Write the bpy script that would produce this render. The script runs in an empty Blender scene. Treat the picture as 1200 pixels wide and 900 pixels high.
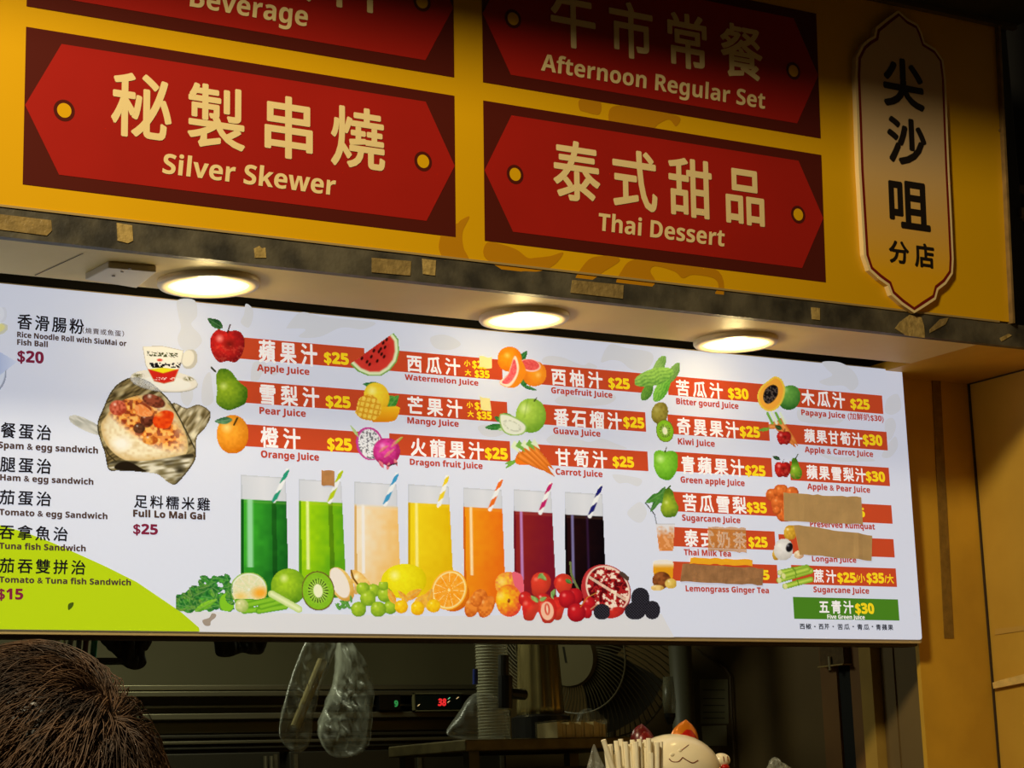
import bpy, bmesh, math, random
import numpy as np
random.seed(7); rng=np.random.RandomState(11)
S=bpy.context.scene; COL=S.collection
# ---------------------------------------------------------------- camera
F=2561.2; CZ=1.5; D=3.65
RX=np.array([0.84850755,0.06999599,0.5245336]); RY=np.array([-0.52776389,0.18448248,0.82911489]); RZ=-np.array([0.03873254,0.98034013,-0.19347613])
from mathutils import Matrix, Vector
cd=bpy.data.cameras.new('camera'); cam=bpy.data.objects.new('camera',cd); COL.objects.link(cam)
cd.sensor_width=36; cd.lens=36*F/1200; cd.clip_start=.05; cd.clip_end=100
M=Matrix(((RX[0],-RX[1],-RX[2],0),(RY[0],-RY[1],-RY[2],0),(RZ[0],-RZ[1],-RZ[2],CZ),(0,0,0,1))); cam.matrix_world=M
S.camera=cam
S.view_settings.view_transform='Standard'; S.view_settings.look='None'; S.view_settings.exposure=0; S.view_settings.gamma=1
# ---------------------------------------------------------------- world and large lights
W=bpy.data.worlds.new('night'); S.world=W; W.use_nodes=True
bg=W.node_tree.nodes['Background']; bg.inputs[0].default_value=(1,.72,.42,1); bg.inputs[1].default_value=.022
def area(name,loc,target,size,power,col,spread=None):
    l=bpy.data.lights.new(name,'AREA'); l.shape='DISK'; l.size=size; l.energy=power; l.color=col
    if spread: l.spread=spread
    o=bpy.data.objects.new(name,l); COL.objects.link(o); o.location=loc
    o.rotation_euler=(Vector(target)-Vector(loc)).to_track_quat('-Z','Y').to_euler(); return o
STREET=area('street_lamp_light',(-.1,1.25,3.95),(2.2,3.4,2.4),.45,112,(1,.86,.56))
KITCH=area('kitchen_light',(2.05,4.5,2.40),(2.3,4.7,1.0),.5,6.5,(.95,1,.72))
BOARD_E=.67
# ---------------------------------------------------------------- helpers
def lin(c):
    c=np.array(c,float)/255.; return np.where(c<=.04045,c/12.92,((c+.055)/1.055)**2.4)
MATS={}
def mat(name,col,rough=.6,metal=0.,noise=0.,nscale=20,bump=0.,bscale=60,alpha=1.,spec=.5,col2=None,stretch=None,trans=0.):
    if name in MATS: return MATS[name]
    m=bpy.data.materials.new(name); m.use_nodes=True; nt=m.node_tree; p=nt.nodes['Principled BSDF']
    c=tuple(lin(col))+(1,); p.inputs['Base Color'].default_value=c; p.inputs['Roughness'].default_value=rough
    p.inputs['Metallic'].default_value=metal; p.inputs['Specular IOR Level'].default_value=spec
    p.inputs['Alpha'].default_value=alpha; p.inputs['Transmission Weight'].default_value=trans
    tc=nt.nodes.new('ShaderNodeTexCoord'); mp=nt.nodes.new('ShaderNodeMapping'); nt.links.new(tc.outputs['Object'],mp.inputs[0])
    if stretch: mp.inputs['Scale'].default_value=stretch
    if noise>0 or col2 is not None:
        n=nt.nodes.new('ShaderNodeTexNoise'); n.inputs['Scale'].default_value=nscale; n.inputs['Detail'].default_value=6
        nt.links.new(mp.outputs[0],n.inputs['Vector'])
        r=nt.nodes.new('ShaderNodeValToRGB'); r.color_ramp.elements[0].position=.35; r.color_ramp.elements[1].position=.65
        c2=tuple(lin(col2))+(1,) if col2 is not None else tuple(np.array(c[:3])*(1-noise))+(1,)
        r.color_ramp.elements[0].color=c2; r.color_ramp.elements[1].color=c
        nt.links.new(n.outputs['Fac'],r.inputs[0]); nt.links.new(r.outputs[0],p.inputs['Base Color'])
    if bump>0:
        n=nt.nodes.new('ShaderNodeTexNoise'); n.inputs['Scale'].default_value=bscale; n.inputs['Detail'].default_value=5
        nt.links.new(mp.outputs[0],n.inputs['Vector'])
        b=nt.nodes.new('ShaderNodeBump'); b.inputs['Strength'].default_value=bump; b.inputs['Distance'].default_value=.004
        nt.links.new(n.outputs['Fac'],b.inputs['Height']); nt.links.new(b.outputs[0],p.inputs['Normal'])
    MATS[name]=m; return m
def backlit(name,col=None,e=None):
    """print on the face of the light box: the ink's colour lit from behind"""
    if name in MATS: return MATS[name]
    m=bpy.data.materials.new(name); m.use_nodes=True; nt=m.node_tree; p=nt.nodes['Principled BSDF']
    p.inputs['Roughness'].default_value=.9; p.inputs['Specular IOR Level'].default_value=.0
    p.inputs['Emission Strength'].default_value=BOARD_E if e is None else e
    if col is None:
        a=nt.nodes.new('ShaderNodeAttribute'); a.attribute_name='Col'; nt.links.new(a.outputs['Color'],p.inputs['Emission Color'])
        s=nt.nodes.new('ShaderNodeMix'); s.data_type='RGBA'; s.blend_type='MULTIPLY'; s.inputs[0].default_value=1; s.inputs[7].default_value=(.5,.5,.5,1)
        nt.links.new(a.outputs['Color'],s.inputs[6]); nt.links.new(s.outputs[2],p.inputs['Base Color'])
    else:
        c=lin(col); p.inputs['Emission Color'].default_value=tuple(c)+(1,); p.inputs['Base Color'].default_value=tuple(c*.5)+(1,)
    MATS[name]=m; return m
ORG={}
def root(name,loc,label,cat,group=None):
    o=bpy.data.objects.new(name,None); COL.objects.link(o); o.location=loc; o.empty_display_size=.05
    o['label']=label; o['category']=cat
    if group: o['group']=group
    ORG[o]=np.array(loc,float); return o
def obj(name,v,f,m,parent=None,label=None,cat=None,group=None,kind=None,smooth=False,origin=None,bevel=0):
    v=np.asarray(v,float).reshape(-1,3)
    org=ORG[parent] if parent is not None else (np.array(origin,float) if origin is not None else np.array([(v[:,0].min()+v[:,0].max())/2,(v[:,1].min()+v[:,1].max())/2,v[:,2].min()]))
    me=bpy.data.meshes.new(name); me.from_pydata((v-org).tolist(),[],[tuple(int(i) for i in x) for x in f]); me.update()
    if bevel>0:
        bm=bmesh.new(); bm.from_mesh(me); bmesh.ops.bevel(bm,geom=bm.edges[:],offset=bevel,segments=2,affect='EDGES',profile=.5); bm.to_mesh(me); bm.free()
    if smooth: me.polygons.foreach_set('use_smooth',[True]*len(me.polygons))
    me.materials.append(m)
    o=bpy.data.objects.new(name,me); COL.objects.link(o)
    if parent is not None: o.parent=parent
    else: o.location=org
    ORG[o]=org
    if label: o['label']=label
    if cat: o['category']=cat
    if group: o['group']=group
    if kind: o['kind']=kind
    return o
BF=[(0,1,3,2),(4,6,7,5),(0,4,5,1),(2,3,7,6),(0,2,6,4),(1,5,7,3)]
def bx(x0,x1,y0,y1,z0,z1): return [(x,y,z) for x in(x0,x1) for y in(y0,y1) for z in(z0,z1)],[tuple(q) for q in BF]
def merge(*parts):
    V=[];Fs=[];n=0
    for v,f in parts:
        V+= [tuple(p) for p in v]; Fs+=[tuple(i+n for i in q) for q in f]; n+=len(v)
    return V,Fs
def lathe(cx,cy,prof,n=32,sx=1,sy=1,cap=True):
    V=[];Fs=[]
    for r,z in prof:
        for k in range(n):
            a=2*math.pi*k/n; V.append((cx+r*sx*math.cos(a),cy+r*sy*math.sin(a),z))
    for i in range(len(prof)-1):
        for k in range(n):
            a=i*n+k;b=i*n+(k+1)%n; Fs.append((a,b,b+n,a+n))
    if cap: Fs.append(tuple(range(n))[::-1]); Fs.append(tuple(range((len(prof)-1)*n,len(prof)*n)))
    return V,Fs
def tube(pts,r,n=8,cap=True):
    pts=[np.array(p,float) for p in pts]; V=[];Fs=[]
    rr=r if hasattr(r,'__len__') else [r]*len(pts)
    up=None
    for i,p in enumerate(pts):
        t=pts[min(i+1,len(pts)-1)]-pts[max(i-1,0)]; t/=np.linalg.norm(t)+1e-12
        if up is None: up=np.array([0,0,1.]) if abs(t[2])<.9 else np.array([1.,0,0])
        a=np.cross(up,t); a/=np.linalg.norm(a)+1e-12; b=np.cross(t,a); up=b
        for k in range(n):
            q=2*math.pi*k/n; V.append(tuple(p+rr[i]*(a*math.cos(q)+b*math.sin(q))))
    for i in range(len(pts)-1):
        for k in range(n):
            a=i*n+k;b=i*n+(k+1)%n; Fs.append((a,b,b+n,a+n))
    if cap: Fs.append(tuple(range(n))[::-1]); Fs.append(tuple(range((len(pts)-1)*n,len(pts)*n)))
    return V,Fs
def ray(x,y):
    r=np.array([x-600,y-450,F]); return np.array([r@RX,r@RY,r@RZ])
CAM=np.array([0,0,CZ])
def onY(x,y,Y): r=ray(x,y); return CAM+r*Y/r[1]
def onX(x,y,X): r=ray(x,y); return CAM+r*X/r[0]
def onZ(x,y,Z): r=ray(x,y); return CAM+r*(Z-CZ)/r[2]
class Surf:
    def __init__(s,O,U,V): s.O=np.array(O,float); s.U=np.array(U,float); s.V=np.array(V,float); s.N=-np.cross(s.V,s.U)*-1; s.N=np.cross(s.U,s.V); s.N*=(1 if s.N@(CAM-s.O)>0 else -1)
    def loc(s,x,y):
        r=ray(x,y); p=CAM+r*((s.O-CAM)@s.N)/(r@s.N); return np.array([(p-s.O)@s.U,(p-s.O)@s.V])
    def locs(s,P):
        P=np.asarray(P,float); r=(P[:,:1]-600)*np.array([[RX[0],RY[0],RZ[0]]])+(P[:,1:2]-450)*np.array([[RX[1],RY[1],RZ[1]]])+F*np.array([[RX[2],RY[2],RZ[2]]])
        p=CAM+r*(((s.O-CAM)@s.N)/(r@s.N))[:,None]; return np.stack([(p-s.O)@s.U,(p-s.O)@s.V],1)
    def world(s,uv,d):
        uv=np.asarray(uv,float).reshape(-1,2); return s.O+uv[:,:1]*s.U+uv[:,1:2]*s.V+d*s.N
BS=Surf((0,D,0),(1,0,0),(0,0,1))                        # face of the menu board
TH=-.0486
SS=Surf((0,3.335,onY(600,312,3.335)[2]),(1,0,0),(0,math.sin(TH),math.cos(TH)))   # face of the shop sign, leaning forward
def flat(name,surf,px,d,m,parent,uv=False,thick=0,**k):
    q=np.array(px,float) if uv else surf.locs(px); n=len(q)
    v=surf.world(q,d)
    if thick:
        v2=surf.world(q,d-thick); V=np.vstack([v,v2]); Fs=[tuple(range(n)),tuple(range(2*n-1,n-1,-1))]+[(i,i+n,(i+1)%n+n,(i+1)%n) for i in range(n)]
        return obj(name,V,Fs,m,parent,**k)
    return obj(name,v,[tuple(range(n))],m,parent,**k)
def rect(surf,xl,yt,xr,h):
    a=surf.loc(xl,yt); b=surf.loc(xl,yt+h); r=surf.loc(xr,yt+ (xr-xl)*.09)
    return [(a[0],b[1]),(r[0],b[1]),(r[0],a[1]),(a[0],a[1])]
def smooth_poly(P,k=6):
    P=np.array(P,float); n=len(P); out=[]
    for i in range(n):
        p0,p1,p2,p3=P[i-1],P[i],P[(i+1)%n],P[(i+2)%n]
        for j in range(k):
            t=j/k; out.append(.5*((2*p1)+(-p0+p2)*t+(2*p0-5*p1+4*p2-p3)*t*t+(-p0+3*p1-3*p2+p3)*t**3))
    return np.array(out)
# ---------------------------------------------------------------- lettering
def bold(s):
    r=''
    for c in s:
        if 'A'<=c<='Z': r+=chr(0x1D5D4+ord(c)-65)
        elif 'a'<=c<='z': r+=chr(0x1D5EE+ord(c)-97)
        elif '0'<=c<='9': r+=chr(0x1D7EC+ord(c)-48)
        else: r+=c
    return r
TC=bpy.data.curves.new('text_source','FONT'); TO=bpy.data.objects.new('text_source',TC); COL.objects.link(TO); TC.resolution_u=3
GC={}
def glyph(s,res=3):
    if (s,res) in GC: return GC[(s,res)]
    TC.body=s; TC.resolution_u=res; TO.update_tag(); bpy.context.view_layer.update()
    dg=bpy.context.evaluated_depsgraph_get(); me=bpy.data.meshes.new_from_object(TO.evaluated_get(dg),depsgraph=dg)
    n=len(me.vertices); v=np.zeros(n*3); me.vertices.foreach_get('co',v); v=v.reshape(-1,3)[:,:2].copy()
    f=[tuple(p.vertices) for p in me.polygons]; bpy.data.meshes.remove(me); GC[(s,res)]=(v,f); return v,f
ADV=None
def txt(surf,s,xl,yt,xr,yb,m,parent,name='lettering',w=.02,n=4,d=.0012,pitch=1.12,shear=0.,step=.00003,res=2,each=None):
    global ADV
    cjk=all(ord(c)>0x2E00 for c in s)
    if cjk:
        if ADV is None: ADV=glyph('口口')[0][:,0].max()-glyph('口')[0][:,0].max()
        Vs=[];Fs=[];k=0
        for i,c in enumerate(s):
            v,f=glyph(c,res); v=v+np.array([i*ADV*pitch,0]); Vs.append(v); Fs+=[tuple(a+k for a in q) for q in f]; k+=len(v)
        v=np.vstack(Vs); f=Fs
    else: v,f=glyph(bold(s),res)
    v=v.copy(); v[:,0]+=shear*v[:,1]
    a=surf.loc(xl,yt); b=surf.loc(xl,yb); r=surf.loc(xr,yt+(xr-xl)*.09)
    h=a[1]-b[1]; wd=r[0]-a[0]; mn=v.min(0); mx=v.max(0)
    if not cjk:
        desc=[c for c in s if c in 'gjpqy(,)J']; capv=glyph(bold('H'),res)[0]; mn[1]=capv[:,1].min(); mx[1]=capv[:,1].max()
    sc=np.array([wd/(mx[0]-mn[0]),h/(mx[1]-mn[1])]); v=(v-mn)*sc+np.array([a[0],b[1]])
    ww=w*h
    offs=[(0,0)]+[(ww*math.cos(2*math.pi*i/n+.4),ww*math.sin(2*math.pi*i/n+.4)) for i in range(n)] if n else [(0,0)]
    V=[];Fa=[];k=0
    for i,o in enumerate(offs):
        V.append(surf.world(v+np.array(o),d+i*step)); Fa+=[tuple(q+k for q in fc) for fc in f]; k+=len(v)
    return obj(name,np.vstack(V),Fa,m,parent)
# ---------------------------------------------------------------- printed pictures: a fine grid whose vertices carry the ink colour
def noise2(X,Y,sc,seed=0):
    r=np.random.RandomState(seed+3); G=r.rand(64,64); x=X/sc; y=Y/sc; xi=np.floor(x).astype(int); yi=np.floor(y).astype(int); fx=x-xi; fy=y-yi
    fx=fx*fx*(3-2*fx); fy=fy*fy*(3-2*fy); g=lambda a,b: G[a%64,b%64]
    return (g(yi,xi)*(1-fx)+g(yi,xi+1)*fx)*(1-fy)+(g(yi+1,xi)*(1-fx)+g(yi+1,xi+1)*fx)*fy
class Pic:
    def __init__(s,x0,y0,x1,y1,step=.8):
        xs=np.arange(x0,x1+step,step); ys=np.arange(y0,y1+step,step); s.X,s.Y=np.meshgrid(xs,ys); s.c=np.zeros(s.X.shape+(3,)); s.a=np.zeros(s.X.shape)
    def put(s,m,col):
        col=np.asarray(col,float)
        if col.ndim==1: col=col[None,None,:]*np.ones(s.X.shape)[...,None]
        m=np.clip(m,0,1); k=m[...,None]; k=np.where((s.a<.02)[...,None],1.,k); s.c=s.c*(1-k)+col*k; s.a=np.maximum(s.a,m); return s
    def tint(s,m,col): k=(np.clip(m,0,1)*(s.a>.3))[...,None]; s.c=s.c*(1-k)+np.array(col,float)*k; return s
    def el(s,cx,cy,rx,ry,rot=0):
        a=math.radians(rot); dx=s.X-cx; dy=s.Y-cy; u=(dx*math.cos(a)+dy*math.sin(a))/rx; v=(-dx*math.sin(a)+dy*math.cos(a))/ry
        r=np.sqrt(u*u+v*v); return np.clip((1-r)*min(rx,ry)/.8+.5,0,1),u,v,r
    def dist(s,P,closed=True):
        P=np.array(P,float); n=len(P); dmin=np.full(s.X.shape,1e9); ins=np.zeros(s.X.shape,bool)
        for i in range(n if closed else n-1):
            a=P[i]; b=P[(i+1)%n]; e=b-a; wx=s.X-a[0]; wy=s.Y-a[1]; t=np.clip((wx*e[0]+wy*e[1])/(e@e+1e-9),0,1)
            dmin=np.minimum(dmin,np.hypot(wx-t*e[0],wy-t*e[1]))
            if closed:
                c=((a[1]>s.Y)!=(b[1]>s.Y)); 
                with np.errstate(divide='ignore',invalid='ignore'): xx=a[0]+(s.Y-a[1])*e[0]/(e[1] if e[1]!=0 else 1e-9)
                ins^=(c&(s.X<xx))
        return dmin,ins
    def poly(s,P,sm=True):
        P=smooth_poly(P,5) if sm else P; d,i=s.dist(P); sd=np.where(i,d,-d); return np.clip(sd/.8+.5,0,1),sd
    def line(s,P,w,col): d,_=s.dist(P,False); return s.put(np.clip((w/2-d)/.6+.5,0,1),col)
    def n(s,sc,seed=0): return noise2(s.X,s.Y,sc,seed)
    def ball(s,cx,cy,rx,ry,rot,col,dark,hi=(255,255,240),lx=-.35,ly=-.4,hs=.25,nz=.12,seed=1,mask=None):
        m,u,v,r=s.el(cx,cy,rx,ry,rot); m=m if mask is None else mask
        dx=(s.X-cx)/max(rx,ry); dy=(s.Y-cy)/max(rx,ry); q=np.clip(np.hypot(dx-lx*.6,dy-ly*.6)/1.35,0,1)**1.6
        q=np.clip(q+(s.n(2.5,seed)-.5)*nz*2,0,1); C=np.array(col)*(1-q)[...,None]+np.array(dark)*q[...,None]
        h=np.clip(1-np.hypot(dx-lx,dy-ly)/hs,0,1)[...,None]*.75; C=C*(1-h)+np.array(hi)*h
        return s.put(m,C)
    def leaf(s,x0,y0,x1,y1,w,col=(70,140,60),dark=(30,80,35)):
        a=np.array([x0,y0]);b=np.array([x1,y1]);t=b-a;nn=np.array([-t[1],t[0]])/np.hypot(*t)*w
        m,sd=s.poly([a,a+t*.3+nn*.8,a+t*.65+nn*.7,b,a+t*.65-nn*.7,a+t*.3-nn*.8]); k=np.clip(s.n(2,5)*.6+((s.X-a[0])*nn[0]+(s.Y-a[1])*nn[1])/(w*w)*.35+.2,0,1)[...,None]
        s.put(m,np.array(col)*(1-k)+np.array(dark)*k); s.line([a,b],.6,np.array(col)*.6+60); return s
    def done(s,name,parent,d=.0006,thr=.5,label=None):
        ok=(s.a>=thr); H,Wd=ok.shape; P=np.stack([s.X.ravel(),s.Y.ravel()],1); V=BS.world(BS.locs(P),d)
        q=((ok[:-1,:-1].astype(int)+ok[1:,:-1]+ok[:-1,1:]+ok[1:,1:])>=3); J,I=np.nonzero(q); a=J*Wd+I
        f=np.stack([a,a+Wd,a+Wd+1,a+1],1); used=np.unique(f); rm=np.full(H*Wd,-1); rm[used]=np.arange(len(used)); f=rm[f]; V=V[used]-ORG[parent]
        me=bpy.data.meshes.new(name); me.vertices.add(len(V)); me.vertices.foreach_set('co',V.ravel()); nf=len(f)
        me.loops.add(nf*4); me.loops.foreach_set('vertex_index',f.ravel().astype(np.int32)); me.polygons.add(nf); me.polygons.foreach_set('loop_start',(np.arange(nf)*4).astype(np.int32)); me.polygons.foreach_set('loop_total',np.full(nf,4,np.int32))
        me.update(calc_edges=True); me.validate()
        C=lin(np.clip(s.c,0,255)).reshape(-1,3)[used]; at=me.color_attributes.new('Col','FLOAT_COLOR','POINT'); at.data.foreach_set('color',np.hstack([C,np.ones((len(C),1))]).ravel())
        me.materials.append(backlit('printed_picture_ink')); o=bpy.data.objects.new(name,me); COL.objects.link(o); o.parent=parent; ORG[o]=ORG[parent]
        if label: o['label']=label
        return o
# ================================================================= STRUCTURE
BT=2.4575; BB=1.8455; BR=3.360; XL=.55
SOF=2.4542; TY=3.347; XR=3.6115; WY=D+.05
m_cream=mat('painted_cream_soffit',(228,202,130),.55,noise=.16,nscale=3,bump=.1,bscale=30)
m_mustard=mat('painted_mustard_wall',(216,164,44),.5,noise=.18,nscale=4,col2=(192,144,38),bump=.15,bscale=25)
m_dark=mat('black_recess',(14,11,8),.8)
m_floor=mat('floor_tile_grey',(70,66,60),.5,noise=.3,nscale=2)
obj('floor',*bx(-3,6,-2.5,6.5,-.05,0),m_floor,kind='structure')
sx=onZ(1060,428,SOF)[0]
ceil=obj('ceiling',*merge(bx(XL,sx,TY+.006,D-.082,SOF,SOF+.02)),m_cream,kind='structure')
obj('ceiling',*merge(bx(sx,XR,TY+.006,WY,SOF,SOF+.02)),m_mustard,kind='structure')
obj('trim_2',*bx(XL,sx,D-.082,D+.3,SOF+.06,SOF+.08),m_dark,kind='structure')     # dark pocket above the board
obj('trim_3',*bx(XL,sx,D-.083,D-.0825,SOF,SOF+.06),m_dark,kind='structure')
a_=onZ(0,322,SOF); b_=onZ(95,300,SOF)
# seam in the soffit and small brackets of print tape
jamb=onY(1080,800,WY)[0]
obj('wall_back',*bx(jamb,XR,WY,WY+.012,0,SOF),m_mustard,kind='structure')
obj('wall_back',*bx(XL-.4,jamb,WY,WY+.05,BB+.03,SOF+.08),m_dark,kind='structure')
obj('wall_right',*bx(XR,XR+.05,2.2,WY+.02,0,SOF),mat('painted_ochre_side_panel',(204,160,58),.5,noise=.18,nscale=3,col2=(184,142,48),bump=.15,bscale=20),kind='structure')
m_line=mat('dark_joint_line',(48,30,8),.8)
obj('trim_4',*bx(XR-.004,XR,WY-.005,WY,0,SOF),m_line,kind='structure')
obj('trim_5',*bx(XR-.003,XR,2.4,WY,SOF-.003,SOF),m_line,kind='structure')
# old tape strips on the mustard wall
wall_tape=mat('aged_clear_tape',(140,104,40),.25,noise=.3,nscale=40,bump=.5,bscale=80)
def wq(px,Y,th=.0015):
    v=[onY(x,y,Y) for x,y in px]; n=len(v); v2=[p+np.array([0,th,0]) for p in v]
    return v+v2,[tuple(range(n))[::-1],tuple(range(n,2*n))]+[(i,(i+1)%n,(i+1)%n+n,i+n) for i in range(n)]
obj('adhesive_tape',*wq([(1092,441),(1102,441),(1118,748),(1107,748)],WY-.0017),wall_tape,label='long brown strip of old tape running down the mustard wall beside the board',cat='tape')
def xq(px,X,th=.0015):
    v=[onX(x,y,X) for x,y in px]; n=len(v); v2=[p+np.array([th,0,0]) for p in v]
    return v+v2,[tuple(range(n)),tuple(range(2*n-1,n-1,-1))]+[(i,i+n,(i+1)%n+n,(i+1)%n) for i in range(n)]
obj('peeling_edge',*xq([(1163,800),(1172,797),(1200,790),(1215,786),(1215,797),(1200,800),(1164,807)],XR-.012,.01),mat('bare_wood_edge',(226,190,110),.6,noise=.2,nscale=60),label='pale horizontal strip of bare edge on the right side panel',cat='strip')
obj('adhesive_tape',*xq([(1166,737),(1200,733),(1200,739),(1166,744)],XR-.002),mat('pale_scuff_tape',(190,150,70),.4),label='faint thin tape streak on the right side panel above the pale edge',cat='tape')
# trim: grey stone-look strip under the sign, with tape patches
m_stone=mat('grey_stone_strip',(92,84,66),.55,noise=.5,nscale=14,col2=(44,40,32),bump=.5,bscale=50)
tz=onY(600,312,TY-.012)[2]
trim=obj('trim_1',*bx(XL,4.3,TY-.012,TY+.006,SOF-.001,tz),m_stone,kind='structure')
obj('trim_6',*bx(XL,3.36,TY-.0145,TY-.006,tz,tz+.004),mat('aluminium_edge_bead',(190,160,100),.4,metal=.3),kind='structure')
m_tape=mat('yellowed_tape',(186,156,92),.3,noise=.35,nscale=70,bump=.8,bscale=90)
for P,l in (([(-8,250),(60,258),(61,270),(55,276),(-8,268)],0),([(137,261),(155,264),(156,282),(150,285),(138,282)],1),([(298,291),(304,288),(307,291),(311,290),(312,302),(299,302)],1),([(436,302),(482,306),(481,323),(436,319)],0),([(495,303),(511,305),(510,323),(496,321)],1),([(671,328),(731,334),(730,350),(669,343)],0),([(951,360),(961,361),(961,375),(952,374)],1),([(1066,369),(1080,372),(1083,382),(1084,396),(1062,393),(1049,385),(1055,377)],1),([(1102,374),(1112,372),(1108,380),(1090,390),(1090,386)],0),([(1172,396),(1182,391),(1186,393),(1174,400)],1)):
    v,f=wq(P,TY-.0138,.0018); obj('tape_patch',v,f,m_tape if l else mat('brown_tape',(150,124,74),.3,noise=.3,nscale=60,bump=.8,bscale=90),trim)
# ================================================================= SHOP SIGN
sign=root('shop_sign',(1.9,3.34,tz),'tall yellow and red fascia sign with Chinese dish names above the counter','sign')
m_yel=mat('yellow_vinyl',(228,170,2),.38,noise=.06,nscale=2)
m_yel2=mat('dark_yellow_print',(196,132,8),.38)
m_mar=mat('maroon_print',(84,24,14),.36); m_red=mat('red_print',(172,30,20),.36,noise=.08,nscale=3,col2=(162,28,18)); m_crm=mat('cream_lettering',(240,212,150),.45)
rt=SS.loc(1167,28); rb=SS.loc(1181,378); sgr=(rt[0]+rb[0])/2; top=SS.loc(1166,30)[1]
for a,b in ((XL,1.05),(1.05,sgr)): pass
flat('yellow_panel',SS,[(XL,0.004),(sgr,0.004),(sgr,top+.02),(XL,top+.02)],0,m_yel,sign,uv=True,thick=.02)
def swirl(P,d=.0004): flat('swirl_print',SS,smooth_poly(P,5),d,m_yel2,sign)
swirl([(517,255),(534,262),(540,258),(550,254),(542,272),(543,290),(549,304),(534,303),(520,302),(514,290),(517,272)])
swirl([(567,300),(571,284),(590,287),(606,293),(618,302),(628,302),(645,300),(660,296),(650,310),(632,318),(612,318),(600,322),(585,314)])
swirl([(690,304),(676,322),(676,328),(690,330),(708,318),(726,306),(720,300),(705,300)])
swirl([(738,306),(728,318),(722,330),(726,334),(746,336),(760,338),(768,330),(762,318),(768,312),(790,318),(800,326),(812,322),(836,326),(842,336),(838,344),(848,346),(842,318),(800,306),(760,303)])
swirl([(679,117),(679,128),(685,131),(702,134),(704,120),(694,114)])
swirl([(718,125),(713,140),(720,144),(760,152),(772,145),(784,140),(792,148),(797,138),(780,132),(750,125)])
LL=[SS.loc(30,29),SS.loc(532,112.7),SS.loc(534,277),SS.loc(26.7,215)]; LR=[SS.loc(565.7,118),SS.loc(962,183),SS.loc(967.7,331.7),SS.loc(568,283)]
v1=(LL[0][1]+LL[1][1]+LR[0][1]+LR[1][1])/4; v0=(LL[2][1]+LL[3][1]+LR[2][1]+LR[3][1])/4
off=(SS.loc(30.7,4)[1]+SS.loc(531,90.7)[1]+SS.loc(563.7,97.7)[1]+SS.loc(959,163)[1])/4-v0
lu=((LL[0][0]+LL[3][0])/2,(LL[1][0]+LL[2][0])/2); ru=((LR[0][0]+LR[3][0])/2,(LR[1][0]+LR[2][0])/2)
tin=(SS.loc(71.7,51.7)[0]+SS.loc(69,205)[0])/2-lu[0]; m_t=v1-SS.loc(71.7,51.7)[1]; m_b=SS.loc(69,205)[1]-v0
def cell(u0,u1,vo):
    p=flat('dish_panel',SS,[(u0,v0+vo),(u1,v0+vo),(u1,v1+vo),(u0,v1+vo)],.0008,m_mar,sign,uv=True)
    mid=(v0+v1)/2+vo
    flat('tag_shape',SS,[(u0+tin,v0+m_b+vo),(u1-tin,v0+m_b+vo),(u1-.001,mid),(u1-tin,v1-m_t+vo),(u0+tin,v1-m_t+vo),(u0+.001,mid)],.0014,m_red,p,uv=True)
    for uc in (u0+.083*(u1-u0),u1-.083*(u1-u0)):
        r=.0185
        flat('hole_ring',SS,[(uc+r*math.cos(a),mid+r*math.sin(a)) for a in np.linspace(0,2*math.pi,33)[:-1]],.0018,m_mar,p,uv=True)
        r=.0125
        flat('hole_dot',SS,[(uc+r*math.cos(a),mid+r*math.sin(a)) for a in np.linspace(0,2*math.pi,33)[:-1]],.0022,m_yel,p,uv=True)
    return p
K=dict(w=.02,n=8,d=.0022,res=4,step=.00004)
c1=cell(lu[0],lu[1],0); txt(SS,'秘製串燒',131.7,83,449,157,m_crm,c1,pitch=1.22,**K); txt(SS,'Silver Skewer',190,180,393,203,m_crm,c1,shear=.08,w=.01,n=4,d=.0022,res=4)
c2=cell(lu[0],lu[1],off); txt(SS,'特色飲料',131.7,-114,443,-40,m_crm,c2,pitch=1.22,**K); txt(SS,'Beverage',222,-16,360,7.5,m_crm,c2,shear=.08,w=.01,n=4,d=.0022,res=4)
c3=cell(ru[0],ru[1],0); txt(SS,'泰式甜品',648,163,892,232,m_crm,c3,pitch=1.22,**K); txt(SS,'Thai Dessert',701,250,848,270,m_crm,c3,shear=.08,w=.01,n=4,d=.0022,res=4)
c4=cell(ru[0],ru[1],off); txt(SS,'午市常餐',645,-14,890,51,m_crm,c4,pitch=1.22,**K); txt(SS,'Afternoon Regular Set',633,63,895,82.5,m_crm,c4,shear=.08,w=.01,n=4,d=.0022,res=4)
# plaque with the branch name
PL=[(1048,14),(1060,24),(1071,30),(1076,40),(1079,51),(1092,59),(1101,72),(1104,95),(1106,150),(1108,200),(1111,260),(1113,305),(1112,322),(1104,334),(1095,341),(1092,352),(1080,360),(1067,368),(1052,358),(1040,347),(1036,336),(1026,329),(1014,318),(1008,300),(1005,250),(1002,200),(1000,140),(998,90),(999,68),(1006,54),(1014,47),(1020,44),(1022,34),(1034,24)]
q=SS.locs(PL); cx=(q[:,0].min()+q[:,0].max())/2; cz=(q[:,1].min()+q[:,1].max())/2
def ins(q,k): # inward offset
    n=len(q); out=[]
    for i in range(n):
        t=q[(i+1)%n]-q[i-1]; nn=np.array([t[1],-t[0]])/np.hypot(*t); c=q[i]+nn*k
        c2=q[i]-nn*k; ctr=np.array([cx,min(max(q[i][1],cz-.22),cz+.22)]); out.append(c if np.hypot(*(c-ctr))<np.hypot(*(c2-ctr)) else c2)
    return np.array(out)
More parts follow.
